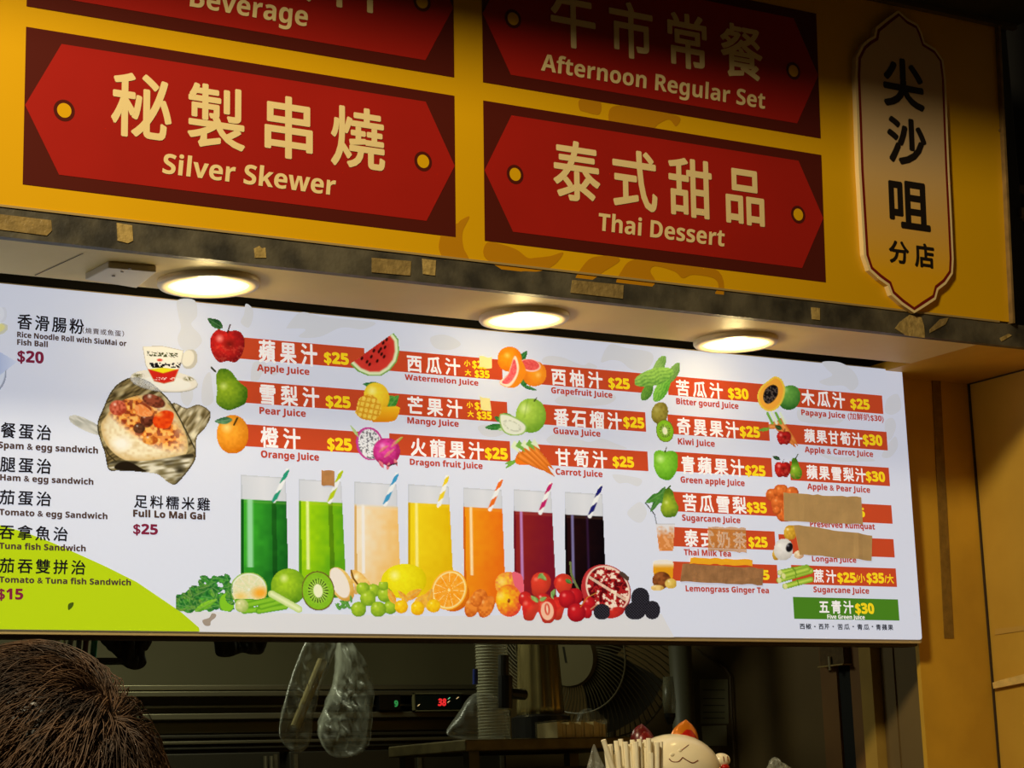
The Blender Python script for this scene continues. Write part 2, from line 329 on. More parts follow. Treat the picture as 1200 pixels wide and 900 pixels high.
def gradmat(name,c0,c1,z0,z1):
    m=mat(name,c0,.4); nt=m.node_tree; tc=[n for n in nt.nodes if n.type=='TEX_COORD'][0]; sp=nt.nodes.new('ShaderNodeSeparateXYZ'); nt.links.new(tc.outputs['Object'],sp.inputs[0])
    mr=nt.nodes.new('ShaderNodeMapRange'); mr.inputs['From Min'].default_value=z0; mr.inputs['From Max'].default_value=z1; nt.links.new(sp.outputs['Z'],mr.inputs[0])
    r=nt.nodes.new('ShaderNodeValToRGB'); r.color_ramp.elements[0].color=tuple(lin(c1))+(1,); r.color_ramp.elements[1].color=tuple(lin(c0))+(1,); nt.links.new(mr.outputs[0],r.inputs[0]); nt.links.new(r.outputs[0],nt.nodes['Principled BSDF'].inputs['Base Color']); return m
m_pl=gradmat('plaque_cream_to_yellow_print',(206,172,124),(236,174,22),.08,.36)
plq=flat('name_plaque',SS,q,.012,m_crm,sign,uv=True,thick=.0122,label='cream edged plaque with black branch name')
for nm,k,mm,dd in (('plaque_band',.006,mat('plaque_red_line',(120,20,12),.4),.0124),('plaque_face',.0125,m_pl,.0128)):
    flat(nm,SS,ins(q,k),dd,mm,plq,uv=True)
m_blk=mat('black_lettering',(26,18,12),.45)
K2=dict(w=.035,n=8,d=.0134,res=4)
for s,a in (('尖',(1030,68,1075,126)),('沙',(1035,138,1078,193)),('咀',(1037,212,1082,268)),('分',(1036.7,283,1059,311)),('店',(1066.7,286,1088.5,316))):
    txt(SS,s,a[0],a[1],a[2],a[3]-3,m_blk,plq,**K2)
# sign rim, awning beam, scaffold
mrim=mat('dirty_rim_metal',(150,118,66),.5,noise=.4,nscale=30)
flat('side_rim',SS,[(sgr,0),(sgr+.006,0),(sgr+.006,top+.02),(sgr,top+.02)],.012,mrim,sign,uv=True,thick=.04)
flat('screw_head',SS,[SS.loc(1171,153)+.003*np.array([math.cos(a),math.sin(a)]) for a in np.linspace(0,6.28,13)[:-1]],.003,mrim,sign,uv=True,thick=.003)
tp=SS.world([(0,top)],0)[0]
m_steel_d=mat('dark_painted_steel',(44,46,40),.6,noise=.4,nscale=12)
aw=root('awning_beam',(1.9,3.1,tp[2]),'dark steel awning frame jutting out above the yellow sign','awning')
obj('fascia_beam',*bx(.3,sgr+.06,3.10,tp[1]+.04,tp[2]+.005,tp[2]+.14),m_steel_d,aw,bevel=.004)
obj('lower_lip',*bx(.3,sgr+.05,tp[1]-.02,tp[1]-.004,tp[2]-.006,tp[2]+.006),mat('worn_lip_metal',(84,70,44),.5),aw)
obj('canopy_sheet',*bx(.3,sgr+.1,2.70,3.12,tp[2]+.03,tp[2]+.05),m_steel_d,aw)
for i in range(4): obj('bracket',*bx(.8+i*.85,.84+i*.85,2.9,3.3,tp[2]+.04,tp[2]+.12),m_steel_d,aw)
sf=root('scaffold_post',(3.5,3.4,0),'dark upright metal post with clamps at the right end of the sign','post')
p0=onY(1174,200,3.40)[0]; p1=onY(1194,200,3.40)[0]
obj('post',*bx(p0,p1,3.40,3.45,tz-.02,tp[2]+.35),m_steel_d,sf,bevel=.004)
z1=onY(1190,12,3.36)[2]; q0=onY(1169,12,3.36)[0];q1=onY(1188,12,3.36)[0]
obj('clamp_block',*bx(q0,q1,3.36,3.40,z1-.03,z1+.01),mat('tarnished_clamp',(96,84,54),.5,noise=.4,nscale=60),sf,bevel=.003)
z2=onY(1192,222,3.44)[2]; obj('cross_bar',*tube([(p1-.01,3.44,z2),(p1+.9,3.44,z2+.02)],.011,10),mat('grey_bar',(96,84,60),.5),sf)
z3=onY(1192,255,3.43)[2]; obj('clamp_block',*bx(p1-.012,p1+.02,3.39,3.43,z3-.012,z3+.012),mat('pale_clamp',(150,136,104),.5,noise=.5,nscale=80),sf,bevel=.002)
za=onY(1190,320,3.44)[2]; zb=onY(1210,262,3.44)[2]; obj('diagonal_brace',*tube([(p1-.01,3.44,za),(p1+.2,3.44,zb+.2)],.009,10),mat('grey_bar',(96,84,60)),sf)
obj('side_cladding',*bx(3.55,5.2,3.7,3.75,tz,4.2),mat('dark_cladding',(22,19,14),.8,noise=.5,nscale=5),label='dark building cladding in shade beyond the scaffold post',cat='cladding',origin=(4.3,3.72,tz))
# ================================================================= DOWNLIGHTS AND COVER IN THE SOFFIT
def downlight(px,py,R,label):
    c=onZ(px,py,SOF); x,y=c[0],c[1]; t=root('downlight',(x,y,SOF),label,'lamp','round downlights in the soffit')
    n=40; prof=[(R,SOF),(R,SOF-.006),(R*.97,SOF-.010),(R*.80,SOF-.011),(R*.79,SOF-.007)]
    V=[];Fs=[]
    v,f=lathe(x,y,prof,n,cap=False); obj('trim_ring',v,f,mat('white_lamp_ring',(214,196,158),.4),t,smooth=True)
    m=bpy.data.materials.get('lit_diffuser')
    if not m:
        m=bpy.data.materials.new('lit_diffuser'); m.use_nodes=True; p=m.node_tree.nodes['Principled BSDF']; p.inputs['Base Color'].default_value=(.9,.85,.7,1); p.inputs['Emission Color'].default_value=(1.0,.86,.46,1); p.inputs['Emission Strength'].default_value=1.12
    v,f=lathe(x,y,[(R*.79,SOF-.0075),(R*.5,SOF-.009),(.001,SOF-.0095)],n,cap=False); obj('diffuser',v,f,m,t,smooth=True)
    l=bpy.data.lights.new('downlight_beam','POINT'); l.energy=.8; l.color=(1,.76,.32); l.shadow_soft_size=.02
    o=bpy.data.objects.new('downlight_beam',l); COL.objects.link(o); o.location=(0,0,-.035); o.parent=t
    return t
def lampR(px,py,w): return (onZ(px+w/2,py,SOF)[0]-onZ(px-w/2,py,SOF)[0])/2*.84
R1=np.linalg.norm(onY(307,332,onZ(245,332,SOF)[1])-onY(182,332,onZ(245,332,SOF)[1]))/2
print('lamp R',R1)
downlight(244.5,330,.091,'lit round downlight in the soffit above the apple picture, left of three')
downlight(614,370.5,.0885,'lit round downlight in the middle, above the grapefruit picture')
downlight(862,398.5,.0885,'lit round downlight above the papaya side of the board, right of three')
cv=[onZ(x,y,SOF) for x,y in ((100,320),(127,306),(183,311),(160,330))]
v=[tuple(p+np.array([0,0,0])) for p in cv]+[tuple(p+np.array([0,0,-.012])) for p in cv]
obj('junction_cover',v,[(3,2,1,0),(4,5,6,7)]+[(i,(i+1)%4,(i+1)%4+4,i+4) for i in range(4)],mat('white_plastic_cover',(196,184,156),.4),label='flat pale plastic junction cover on the soffit left of the lamps',cat='cover plate',bevel=.0015)
jc=bpy.data.objects['junction_cover']
for x,y in ((133,323),(143,318),(152,314)):
    p=onZ(x,y,SOF-.012); v,f=lathe(p[0],p[1],[(.003,SOF-.0125),(.003,SOF-.0135)],10); obj('screw',v,f,mat('screw_grey',(110,96,70),.4),jc)
a_=onZ(40,323,SOF-.001); b_=onZ(97,297,SOF-.001)
obj('trim_7',[(a_[0],a_[1],SOF-.0008),(a_[0]+.002,a_[1],SOF-.0008),(b_[0]+.002,b_[1],SOF-.0008),(b_[0],b_[1],SOF-.0008)],[(0,1,2,3)],m_line,kind='structure')
# ================================================================= MENU BOARD
board=root('menu_board',(2.2,D,BB),'long white backlit menu board of fruit juices and rice dishes with prices','menu board')
m_white=backlit('white_light_box_face',(218,223,240))
def rrect(x0,x1,z0,z1,r,n=5):
    o=[]
    for cx_,cz_,a0 in ((x1-r,z1-r,0),(x0+r,z1-r,90),(x0+r,z0+r,180),(x1-r,z0+r,270)):
        for i in range(n+1): a=math.radians(a0+90*i/n); o.append((cx_+r*math.cos(a),cz_+r*math.sin(a)))
    return o[::-1]
flat('light_face',BS,rrect(XL,BR,BB+.002,BT,.006),0,m_white,board,uv=True,thick=.004)
flat('housing',BS,rrect(XL-.003,BR+.003,BB-.006,BT+.003,.008),-.004,mat('housing_cream_edge',(190,164,112),.5),board,uv=True,thick=.012)
flat('back_case',BS,rrect(XL,BR,BB-.012,BT,.006),-.016,mat('housing_brown',(62,46,26),.6),board,uv=True,thick=.034)
# pale swirls printed in the background
sw=backlit('pale_grey_swirl_ink',(213,216,225))
def bsw(P,mm=sw): flat('swirl_print',BS,smooth_poly(P,5),.0002,mm,board)
bsw([(208,352),(228,352),(231,370),(224,380),(234,392),(236,402),(224,412),(212,408),(208,396),(212,384),(209,370)])
bsw([(246,436),(238,446),(236,468),(241,476),(250,470),(249,455)]); bsw([(220,446),(212,455),(213,470),(220,476),(226,466),(225,452)])
bsw([(288,356),(296,362),(296,374),(291,384),(282,378),(286,368)])
bsw([(352,366),(376,371),(404,374),(440,378),(425,386),(400,384),(374,395),(350,395),(358,386),(340,385),(336,383)])
bsw([(297,425),(312,426),(306,440),(302,446),(294,446)]); bsw([(312,428),(330,432),(322,440),(314,436)])
bsw([(504,396),(518,392),(532,396),(540,404),(528,410),(510,408)])
bsw([(636,420),(645,417),(660,419),(672,424),(684,428),(690,425),(700,430),(690,435),(665,432),(645,430),(636,426)])
bsw([(714,404),(735,408),(760,412),(766,420),(760,432),(752,436),(738,432),(728,424),(716,422),(704,424)])
bsw([(650,470),(662,462),(680,466),(700,468),(712,460),(722,466),(712,474),(690,476),(664,476)])
bsw([(640,516),(652,508),(672,512),(690,518),(705,514),(722,520),(735,526),(712,526),(680,524),(655,524)])
bsw([(718,556),(738,558),(752,562),(748,570),(735,566),(724,566)]); bsw([(560,500),(576,498),(592,506),(580,512),(566,510)])
bsw([(964,424),(985,425),(1001,436),(1006,450),(998,458),(988,452),(970,452),(960,447),(975,440),(968,432)])
bsw([(1040,467),(1052,462),(1056,478),(1046,486),(1037,482)]); bsw([(1037,494),(1046,490),(1050,500),(1044,515),(1038,512)]); bsw([(1044,516),(1050,512),(1052,524),(1043,536),(1033,534)])
bsw([(935,480),(950,482),(970,490),(988,492),(976,498),(950,496),(936,492)]); bsw([(960,532),(985,536),(1010,534),(1026,540),(1008,541),(980,541)])
bsw([(735,600),(750,588),(758,600),(752,612),(742,610)])
flat('green_corner_print',BS,[(-40,596),(-15,607),(0,615.5),(30,624),(60,635.5),(91,649),(124,664),(160,682),(191,703),(213,718),(233,735.5),(234,740),(-40,737)],.0003,backlit('lime_green_ink',(182,208,22)),board)
bz=BS.loc(600,744)[1]; u0=BS.loc(233,737)[0]
flat('tabletop_print',BS,[(u0,bz-.001),(BS.loc(790,744)[0],bz-.001),(BS.loc(775,719)[0],BS.loc(775,719)[1]),(BS.loc(500,722)[0],BS.loc(500,722)[1]),(BS.loc(214,716)[0],BS.loc(214,716)[1])],.00025,backlit('marble_white_ink',(219,219,223)),board,uv=True)
flat('stain_mark',BS,smooth_poly([(237,727),(245,724),(248,719),(253,720),(252,724),(247,728),(246,733),(240,733)],3),.0006,backlit('marble_stain',(160,146,132)),board)
flat('stain_mark',BS,smooth_poly([(80,708),(86,706),(85,711),(80,715)],3),.0006,backlit('dark_speck',(70,90,20)),board)
m_bar=backlit('orange_red_bar_ink',(200,74,40)); m_tw=backlit('white_ink',(250,246,246)); m_ty=backlit('yellow_ink',(252,218,34)); m_te=backlit('brick_red_ink',(186,66,44)); m_tk=backlit('black_ink',(26,22,26)); m_tm=backlit('plum_ink',(126,34,62)); m_tb=backlit('dark_brown_ink',(78,58,50)); m_grn=backlit('leaf_green_bar_ink',(76,132,34))
def bar(xl,yt,xr,h,m=m_bar): return flat('price_bar',BS,rect(BS,xl,yt,xr,h),.0004,m,board,uv=True)
KB=dict(w=.03,n=6,d=.0010,res=2); KS=dict(w=.035,n=3,d=.0010,res=2)
def row(b,name,nb,price,pb,eng,eb,pit=1.12):
    B=bar(*b)
    if name: txt(BS,name,*nb,m_tw,B,'dish_name',pitch=pit,**KB)
    if price: txt(BS,price,*pb,m_ty,B,'price',w=.05,n=4,d=.0010,res=2,shear=-.05)
    if eng: txt(BS,eng,*eb,m_te,board,'english_name',**KS)
    return B
row((262,393.4,426.7,25.3),'蘋果汁',(303.3,398.5,370.7,424),'$25',(379.5,412.4,407.8,425),'Apple Juice',(301,427,362,434.5),1.25)
row((262,444.6,428.5,25.6),'雪梨汁',(304.4,450.2,373,473),'$25',(381.5,463.4,410,476),'Pear Juice',(303.8,477,357.8,484.8),1.25)
row((262,495.4,430,26),'橙汁',(305.5,500.4,351,524),'$25',(383.3,513,411.5,526.5),'Orange Juice',(305.5,528,373.3,536),1.25)
b=row((452,409.6,588,24.6),'西瓜汁',(476.7,415.8,538.3,435),None,None,'Watermelon Juice',(474,438.6,560,445),1.2)
txt(BS,'小',543.5,422,550.5,429,m_ty,b,'price',w=.05,n=3,d=.001); txt(BS,'$25',553,422.4,571,431,m_ty,b,'price',w=.05,n=3,d=.001); txt(BS,'大',544.5,433,551.5,440,m_ty,b,'price',w=.05,n=3,d=.001); txt(BS,'$35',556,433.5,573,441.8,m_ty,b,'price',w=.05,n=4,d=.001)
b=row((452,460.2,594,24.8),'芒果汁',(477.3,464.6,540.7,485),None,None,'Mango Juice',(477,489,537,496),1.2)
txt(BS,'小',546.5,470.6,553.5,477.6,m_ty,b,'price',w=.05,n=3,d=.001); txt(BS,'$25',556,471,574,479.6,m_ty,b,'price',w=.05,n=3,d=.001); txt(BS,'大',547.5,481.4,554.5,488.4,m_ty,b,'price',w=.05,n=3,d=.001); txt(BS,'$35',558.5,482,575.5,490.6,m_ty,b,'price',w=.05,n=4,d=.001)
row((456,507.8,597.5,24.8),'火龍果汁',(481,513.4,566,534),'$25',(568,524.4,594,536.8),'Dragon fruit Juice',(480,537.6,565,544.6),1.2)
row((625,426.2,756,23.6),'西柚汁',(646,431.6,705,450.6),'$25',(712.5,442.4,737,454),'Grapefruit Juice',(645.5,453.8,717,460.6),1.2)
row((625,473,756,23.6),'番石榴汁',(648.7,478.4,727.5,498.6),'$25',(730,488.4,754,500),'Guava Juice',(648,501,703,508),1.18)
row((625,520.4,758.7,23.7),'甘筍汁',(650.7,525.6,710.5,545.2),'$25',(717.5,534.6,742,546.2),'Carrot Juice',(650.7,549,705.5,556),1.2)
row((782,440.2,900,22.5),'苦瓜汁',(792,445,846,463),'$30',(852.7,454.4,876,466),'Bitter gourd Juice',(792,466.6,864.7,473.4),1.2)
row((782,485.6,900.7,22.6),'奇異果汁',(793,489.4,864.7,508.6),'$25',(866.5,499.2,889.5,511),'Kiwi Juice',(794,513.6,837,520.6),1.15)
row((782,528.8,903.9,22.9),'青蘋果汁',(798,534.4,871,554.6),'$25',(872.7,545,896,556.6),'Green apple Juice',(797,558.4,872,565.4),1.15)
row((782,575.8,912,23),'苦瓜雪梨',(800,579,873.5,598.6),'$35',(874.5,588.4,897.5,600),'Sugarcane Juice',(798.8,603,867,610),1.15)
row((782,617.3,907.9,22.6),'泰式奶茶',(801.5,620.6,873.5,640.2),'$25',(876.7,629,898.5,640.4),'Thai Milk Tea',(801,643.6,856,650.4),1.15)
row((782,657.7,910.8,22.6),None,None,'5',(893,668.4,900.7,679),'Lemongrass Ginger Tea',(803,686.2,900.7,692.8))
row((925,454,1033.5,22.2),'木瓜汁',(938.5,456.6,989,474.4),'$25',(996,467,1018,478),'Papaya Juice (加鮮奶$30)',(938.5,479.8,1034.8,486.2),1.15)
row((920,497,1038.8,22.4),'蘋果甘筍汁',(942,502.6,1009.5,518),'$30',(1010.5,509,1032.7,520.6),'Apple & Carrot Juice',(942.5,523.4,1022.5,530),1.1)
row((925,540.5,1041.5,22.2),'蘋果雪梨汁',(944.7,545,1013.5,561),'$30',(1014,552.2,1036,563.2),'Apple & Pear Juice',(945.5,566.6,1019,573.2),1.1)
row((912,585,1044.7,22.4),None,None,'5',(1005.5,595.2,1012.5,605.6),'Preserved Kumquat',(948.7,610.4,1024.7,617))
row((912,626,1047.3,22.2),None,None,None,None,'Longan Juice',(951,651.6,1003,657.6))
b=row((926.8,662,1050,22.4),'蔗汁',(952.7,667.4,979,682.4),'$25',(980.7,671,1002,682),'Sugarcane Juice',(952.7,687.4,1018,694),1.15)
txt(BS,'$35',1015,671.4,1035,682.6,m_ty,b,'price',w=.05,n=4,d=.001); txt(BS,'/小',1002.5,673.6,1013,681.6,m_ty,b,'price',w=.04,n=3,d=.001); txt(BS,'/大',1036,674.2,1046.5,682.6,m_ty,b,'price',w=.04,n=3,d=.001)
b=row((929,699.5,1052.7,25.6,m_grn),'五青汁',(959.3,703.6,999.3,718.4),'$30',(1001.5,707,1023.3,718.6),None,None,1.15)
txt(BS,'Five Green Juice',969,720.2,1013,725,m_tw,b,'english_name',w=.03,n=2,d=.001)
for s,x0,x1 in (('西椒',936.7,950),('西芹',959,971),('苦瓜',981,995),('青瓜',1004,1018),('青蘋果',1026,1046)): txt(BS,s,x0,730.6+(x0-936)*.012,x1,737.2+(x0-936)*.012,m_tk,board,'ingredient_list',w=.03,n=3,d=.001)
for x in (954.5,976,999.5,1022): txt(BS,'・',x-1,733.4,x+1,735,m_tk,board,'ingredient_list',n=0,d=.001)
KC=dict(w=.02,n=5,d=.0010,res=2,shear=.05)
txt(BS,'香滑腸粉',20.4,367.6,97.8,385.4,m_tk,board,'dish_name',pitch=1.15,**KC); txt(BS,'（燒賣或魚蛋）',96.4,383.6,145,390.6,m_tb,board,'dish_name',w=.02,n=2,d=.001)
txt(BS,'Rice Noodle Roll with SiuMai or',20,388.8,147.8,395,m_tb,board,'english_name',**KS); txt(BS,'Fish Ball',20,397.6,55.6,404,m_tb,board,'english_name',**KS)
txt(BS,'$20',20.4,410.4,50.7,423.6,m_tm,board,'price',**KS)
txt(BS,'餐蛋治',1,495,59.5,513,m_tk,board,'dish_name',pitch=1.15,**KC); txt(BS,'Spam & egg sandwich',-2,517.6,114.4,525,m_tb,board,'english_name',**KS)
txt(BS,'腿蛋治',0,535,59.5,552.8,m_tk,board,'dish_name',pitch=1.15,**KC); txt(BS,'Ham & egg sandwich',0,555.8,109,562.8,m_tb,board,'english_name',**KS)
txt(BS,'茄蛋治',-1,574,59.5,591,m_tk,board,'dish_name',pitch=1.15,**KC); txt(BS,'Tomato & egg Sandwich',-1,596.4,125.5,603.4,m_tb,board,'english_name',**KS)
txt(BS,'吞拿魚治',-1,614.6,79,631.6,m_tk,board,'dish_name',pitch=1.15,**KC); txt(BS,'Tuna fish Sandwich',-1,636,100,643,m_tb,board,'english_name',**KS)
txt(BS,'茄吞雙拼治',-1,654,99.6,671,m_tk,board,'dish_name',pitch=1.15,**KC); txt(BS,'Tomato & Tuna fish Sandwich',-1,675.6,153,682.4,m_tb,board,'english_name',**KS); txt(BS,'$15',-3,689.6,26.7,701.8,m_tm,board,'price',**KS)
txt(BS,'足料糯米雞',157,579.6,245.6,595,m_tk,board,'dish_name',pitch=1.15,**KC); txt(BS,'Full Lo Mai Gai',156,597.6,240,605.4,m_tb,board,'english_name',w=.05,n=4,d=.001); txt(BS,'$25',156,613.8,184.4,625.4,m_tm,board,'price',**KS)
# ---------------------------------------------------------------- pictures printed on the board
def pic_apple(P,cx,cy,r,leaf=True,s=3):
    m,sd=P.poly([(cx-r*.1,cy-r*.82),(cx-r*.6,cy-r*.9),(cx-r,cy-r*.35),(cx-r*.9,cy+r*.4),(cx-r*.5,cy+r*.95),(cx,cy+r*.9),(cx+r*.5,cy+r*.95),(cx+r*.9,cy+r*.35),(cx+r*.98,cy-r*.35),(cx+r*.6,cy-r*.85)])
    P.ball(cx,cy,r,r,0,(216,40,34),(120,20,24),(255,190,180),-.45,-.4,.3,.2,s,m)
    P.tint(np.clip(1-np.hypot((P.X-cx-r*.1)/(r*.5),(P.Y-cy+r*.1)/(r*.4)),0,1)*.7,(70,20,16))
    P.tint((P.n(2,9)>.66)*.25*(P.Y>cy),(240,130,90)); P.line([(cx,cy-r*.75),(cx+r*.15,cy-r*1.2)],r*.09,(60,30,20))
    if leaf: P.leaf(cx-r*.25,cy-r*1.0,cx-r*1.15,cy-r*1.55,r*.3,(70,120,60),(24,60,30))
def pic_pear(P,cx,cy,w,h,tilt=0,s=2,col=(150,180,40),dk=(56,100,20)):
    a=math.radians(tilt); T=lambda x,y:(cx+x*math.cos(a)-y*math.sin(a),cy+x*math.sin(a)+y*math.cos(a))
    m,sd=P.poly([T(0,-h),T(w*.45,-h*.75),T(w*.7,-h*.1),T(w,h*.4),T(w*.6,h*.92),T(0,h),T(-w*.6,h*.92),T(-w,h*.4),T(-w*.7,-h*.1),T(-w*.45,-h*.75)])
    P.ball(cx,cy+h*.3,w,w,0,col,dk,(230,240,150),-.3,-.5,.3,.15,s,m)
P=Pic(240,364,292,430); pic_apple(P,266.5,405,20.5); P.done('apple_picture',board)
P=Pic(242,424,292,484); pic_pear(P,268,455,20,25,-22); P.line([(253,436),(247,430)],2,(60,60,50)); P.done('pear_picture',board)
P=Pic(246,480,296,536); P.ball(272.5,509,19,23,0,(250,170,50),(196,100,10),(255,240,160),-.3,-.35,.35,.12,4); P.leaf(272,492,251,494,5,(110,160,110),(40,90,60)); P.line([(274,498),(278,490)],2,(50,40,20)); P.done('orange_picture',board)
# watermelon slice
P=Pic(406,386,472,446)
wm=[(410,426.5),(461,390),(467,398),(468,412),(465,424),(457,434),(446,441),(432,441),(420,436)]
m,sd=P.poly(wm,False); P.put(m,(120,170,70)); dd,_=P.dist([wm[0],wm[1]],False)
arc,_=P.dist(wm[1:]+[wm[0]],False)
P.tint(np.clip((arc-1.2)/1,0,1),(226,236,190)); k=P.n(4,6)[...,None]; P.tint(np.clip((arc-4.4)/2,0,1),(214,60,48)); P.tint(np.clip((arc-8)/8,0,1)*.5*P.n(5,2),(180,30,30))
for x,y in ((424,420),(430,424),(435,418),(433,427),(438,411),(442,423),(446,409),(447,415),(451,407),(449,402),(453,398),(444,412),(450,418)): m,_,_,_=P.el(x,y,1.4,2.2,25); P.put(m,(50,16,14))
P.done('watermelon_picture',board)
P=Pic(412,442,472,500)
P.leaf(449,453,425,450,5,(60,150,70),(20,90,40)); P.leaf(455,478,467,463,6,(110,180,70),(40,120,40)); P.leaf(452,470,461,464,4,(110,180,70),(40,120,40))
P.ball(441,465,15,17,-20,(250,222,60),(226,170,30),(255,250,180),-.3,-.4,.4,.1)
m,sd=P.poly([(440,480),(452,477),(468,477),(466,488),(460,494),(446,495),(436,494)]); k=np.clip((P.Y-476)/18,0,1)[...,None]; P.put(m,np.array((248,196,40))*(1-k)+np.array((226,140,20))*k)
m,sd=P.poly([(417,480),(420,468),(428,463),(438,464),(446,474),(445,486),(436,493),(424,491),(416,484)]); g=((np.sin((P.X+P.Y*.25)*1.05)>.55)|(np.sin((P.Y-P.X*.2)*.95)>.6)); k=(g*.6+P.n(3,1)*.3)[...,None]; P.put(m,np.array((252,218,90))*(1-k)+np.array((214,140,20))*k)
P.done('mango_picture',board)
P=Pic(408,496,476,550)
m,u,v,r=P.el(433,520,16,20,-15); P.put(m,(200,60,150)); m,u,v,r=P.el(433.5,520.5,13.5,18,-15); P.put(m,(232,232,236)); P.tint(m*(P.n(1.3,8)>.62)*.8,(90,90,100))
P.ball(453,529,16,16,0,(232,70,170),(150,24,80),(250,190,230),-.3,-.4,.3,.2,5)
for a in ((444,530,455,522),(450,536,462,526),(458,524,470,512),(444,540,450,549),(456,542,453,552),(462,538,466,547)): P.leaf(*a,2.5,(240,150,140),(200,60,110))
P.leaf(420,512,410,498,2,(200,220,150),(150,190,90)); P.leaf(463,520,473,511,1.8,(200,200,60),(150,150,40)); P.line([(455,546),(465,543)],1.6,(50,30,30))
P.done('dragon_fruit_picture',board)
P=Pic(580,404,642,460)
P.leaf(608,424,618,411,4.5,(60,140,60),(20,90,40)); P.leaf(611,452,620,440,5,(60,140,60),(20,90,40)); P.leaf(612,452,630,458,2.5,(60,140,60),(20,90,40))
P.ball(597,421,14.5,15,0,(252,160,30),(226,100,16),(255,220,120),-.2,-.3,.3,.1)
m,u,v,r=P.el(626,436,14.5,15.5,0); P.ball(626,438,14.5,15,0,(250,160,40),(216,100,20),(255,210,120),.3,.1,.3,.1); 
m,u,v,r=P.el(621,428,12.5,7.5,10); P.put(m,(248,206,190)); m,u,v,r=P.el(621,427.6,11,6.2,10); k=(P.n(1.6,4)*.5)[...,None]; P.put(m,np.array((226,70,70))*(1-k)+np.array((250,140,130))*k)
m,sd=P.poly([(603,415),(612,424),(616,436),(610,449),(600,455),(588,452),(585,447),(594,440),(600,428)]); P.put(m,(240,140,30)); m,sd=P.poly([(603,417),(608,430),(605,443),(597,453),(588,451),(585,447),(595,438)]); P.put(m,(252,224,200)); m,sd=P.poly([(602,421),(605.5,431),(603,441),(596,449.5),(588,448),(596,438)]); k=(P.n(1.6,7)*.6)[...,None]; P.put(m,np.array((232,74,84))*(1-k)+np.array((248,150,140))*k)
P.done('grapefruit_picture',board)
P=Pic(566,464,644,514)
P.leaf(590,500,568,501,5,(70,150,60),(24,90,36)); P.leaf(600,490,590,484,3.5,(70,150,60),(24,90,36)); P.leaf(588,494,579,488,3.5,(70,150,60),(24,90,36)); P.leaf(583,504,592,502,2,(210,240,190),(160,210,120))
P.ball(622,487,18,20.5,0,(180,214,80),(96,150,36),(240,250,190),-.35,-.4,.4,.1); P.tint(np.clip(1-np.abs(P.X-616+(P.Y-480)*.2)/1.6,0,1)*.35*(P.Y<490),(110,160,50)); P.line([(626,470),(629,466)],1.6,(50,60,30))
m,sd=P.poly([(585,486),(594,485),(608,491),(617,499),(614,508),(603,511),(592,508),(586,499)]); P.put(m,(150,190,90)); P.put(np.clip((sd-1.6)/1+.5,0,1),(232,236,218)); m,u,v,r=P.el(600,499,10,5,25); P.tint(np.clip(1-np.abs(r-1)/.22,0,1)*(P.n(1.2,3)>.4)*.6,(170,176,150)); P.done('guava_picture',board)
P=Pic(590,512,656,564)
P.leaf(606,538,592,549,2.5,(130,190,60),(80,150,40)); P.leaf(603,540,591,544,2.2,(130,190,60),(80,150,40))
m,sd=P.poly([(604,536),(612,531),(640,537),(622,545),(606,544)]); P.put(m,(236,120,30))
for a in ((612,528,652,560,6),(618,524,648,556,5.5),(624,524,650,552,4.5),(606,532,636,552,5)):
    t=np.array([a[2]-a[0],a[3]-a[1]]);nn=np.array([-t[1],t[0]])/np.hypot(*t)*a[4]
    q=np.array([a[0],a[1]]);m,sd=P.poly([q+nn*.9,q-nn*.9,q+t*.6-nn*.6,q+t,q+t*.6+nn*.6],False); k=np.clip(sd/a[4],0,1)[...,None]; P.put(m,np.array((206,100,24))*(1-k)+np.array((250,160,70))*k)
for i in range(5):
    x=598+i*6; m,sd=P.poly([(x,524-i),(x+4,516-i*.6),(x+8,520),(x+11,531-i)],False); P.put(m,(120,176,70) if i%2 else (222,234,200))
P.done('carrot_picture',board)
P=Pic(742,414,796,474)
def gourd(cx,cy,l,w,rot,c,dk,s):
    m,u,v,r=P.el(cx,cy,l,w,rot); tip=np.clip(1.05-np.abs(u)**3-np.abs(v)*.0,0,1)
    k=np.clip(.3+.2*np.sin(v*15+np.sin(u*8+s)*1.6)+.5*P.n(1.6,s)-.2+v*.4,0,1)[...,None]; P.put(m,np.array(c)*(1-k)+np.array(dk)*k)
gourd(772,430,15,6,-62,(150,190,100),(90,140,60),1); gourd(788,438,16,6,-55,(130,170,90),(90,130,60),2); gourd(758,460,11,6,-60,(110,160,60),(60,110,40),3); gourd(775,457,16,7.5,-58,(140,200,80),(66,140,40),4); gourd(766,442,24,10,-17,(160,206,90),(84,140,56),5)
P.done('bitter_gourd_picture',board)
def kiwihalf(P,cx,cy,rx,ry,rot):
    m,u,v,r=P.el(cx,cy,rx,ry,rot); P.put(m,(110,90,40)); m,u,v,r=P.el(cx,cy,rx*.93,ry*.93,rot); k=np.clip(P.n(1.5,2)*.5,0,1)[...,None]; P.put(m,np.array((140,196,40))*(1-k)+np.array((110,170,30))*k)
    P.tint(m*np.clip((.75-r)/.3,0,1)*.8,(176,216,90)); an=np.arctan2(v,u); P.tint((np.abs(r-.5)<.16)*(np.sin(an*22)>.35)*.85,(30,36,14)); m,u,v,r=P.el(cx,cy,rx*.27,ry*.34,rot); P.put(m,(238,240,200))
P=Pic(760,470,794,520); P.ball(773,484,10,13,15,(158,146,60),(104,92,30),(190,180,100),-.3,-.3,.4,.3); kiwihalf(P,779,505,10.5,13.5,-12); P.done('kiwi_picture',board)
P=Pic(762,518,798,566)
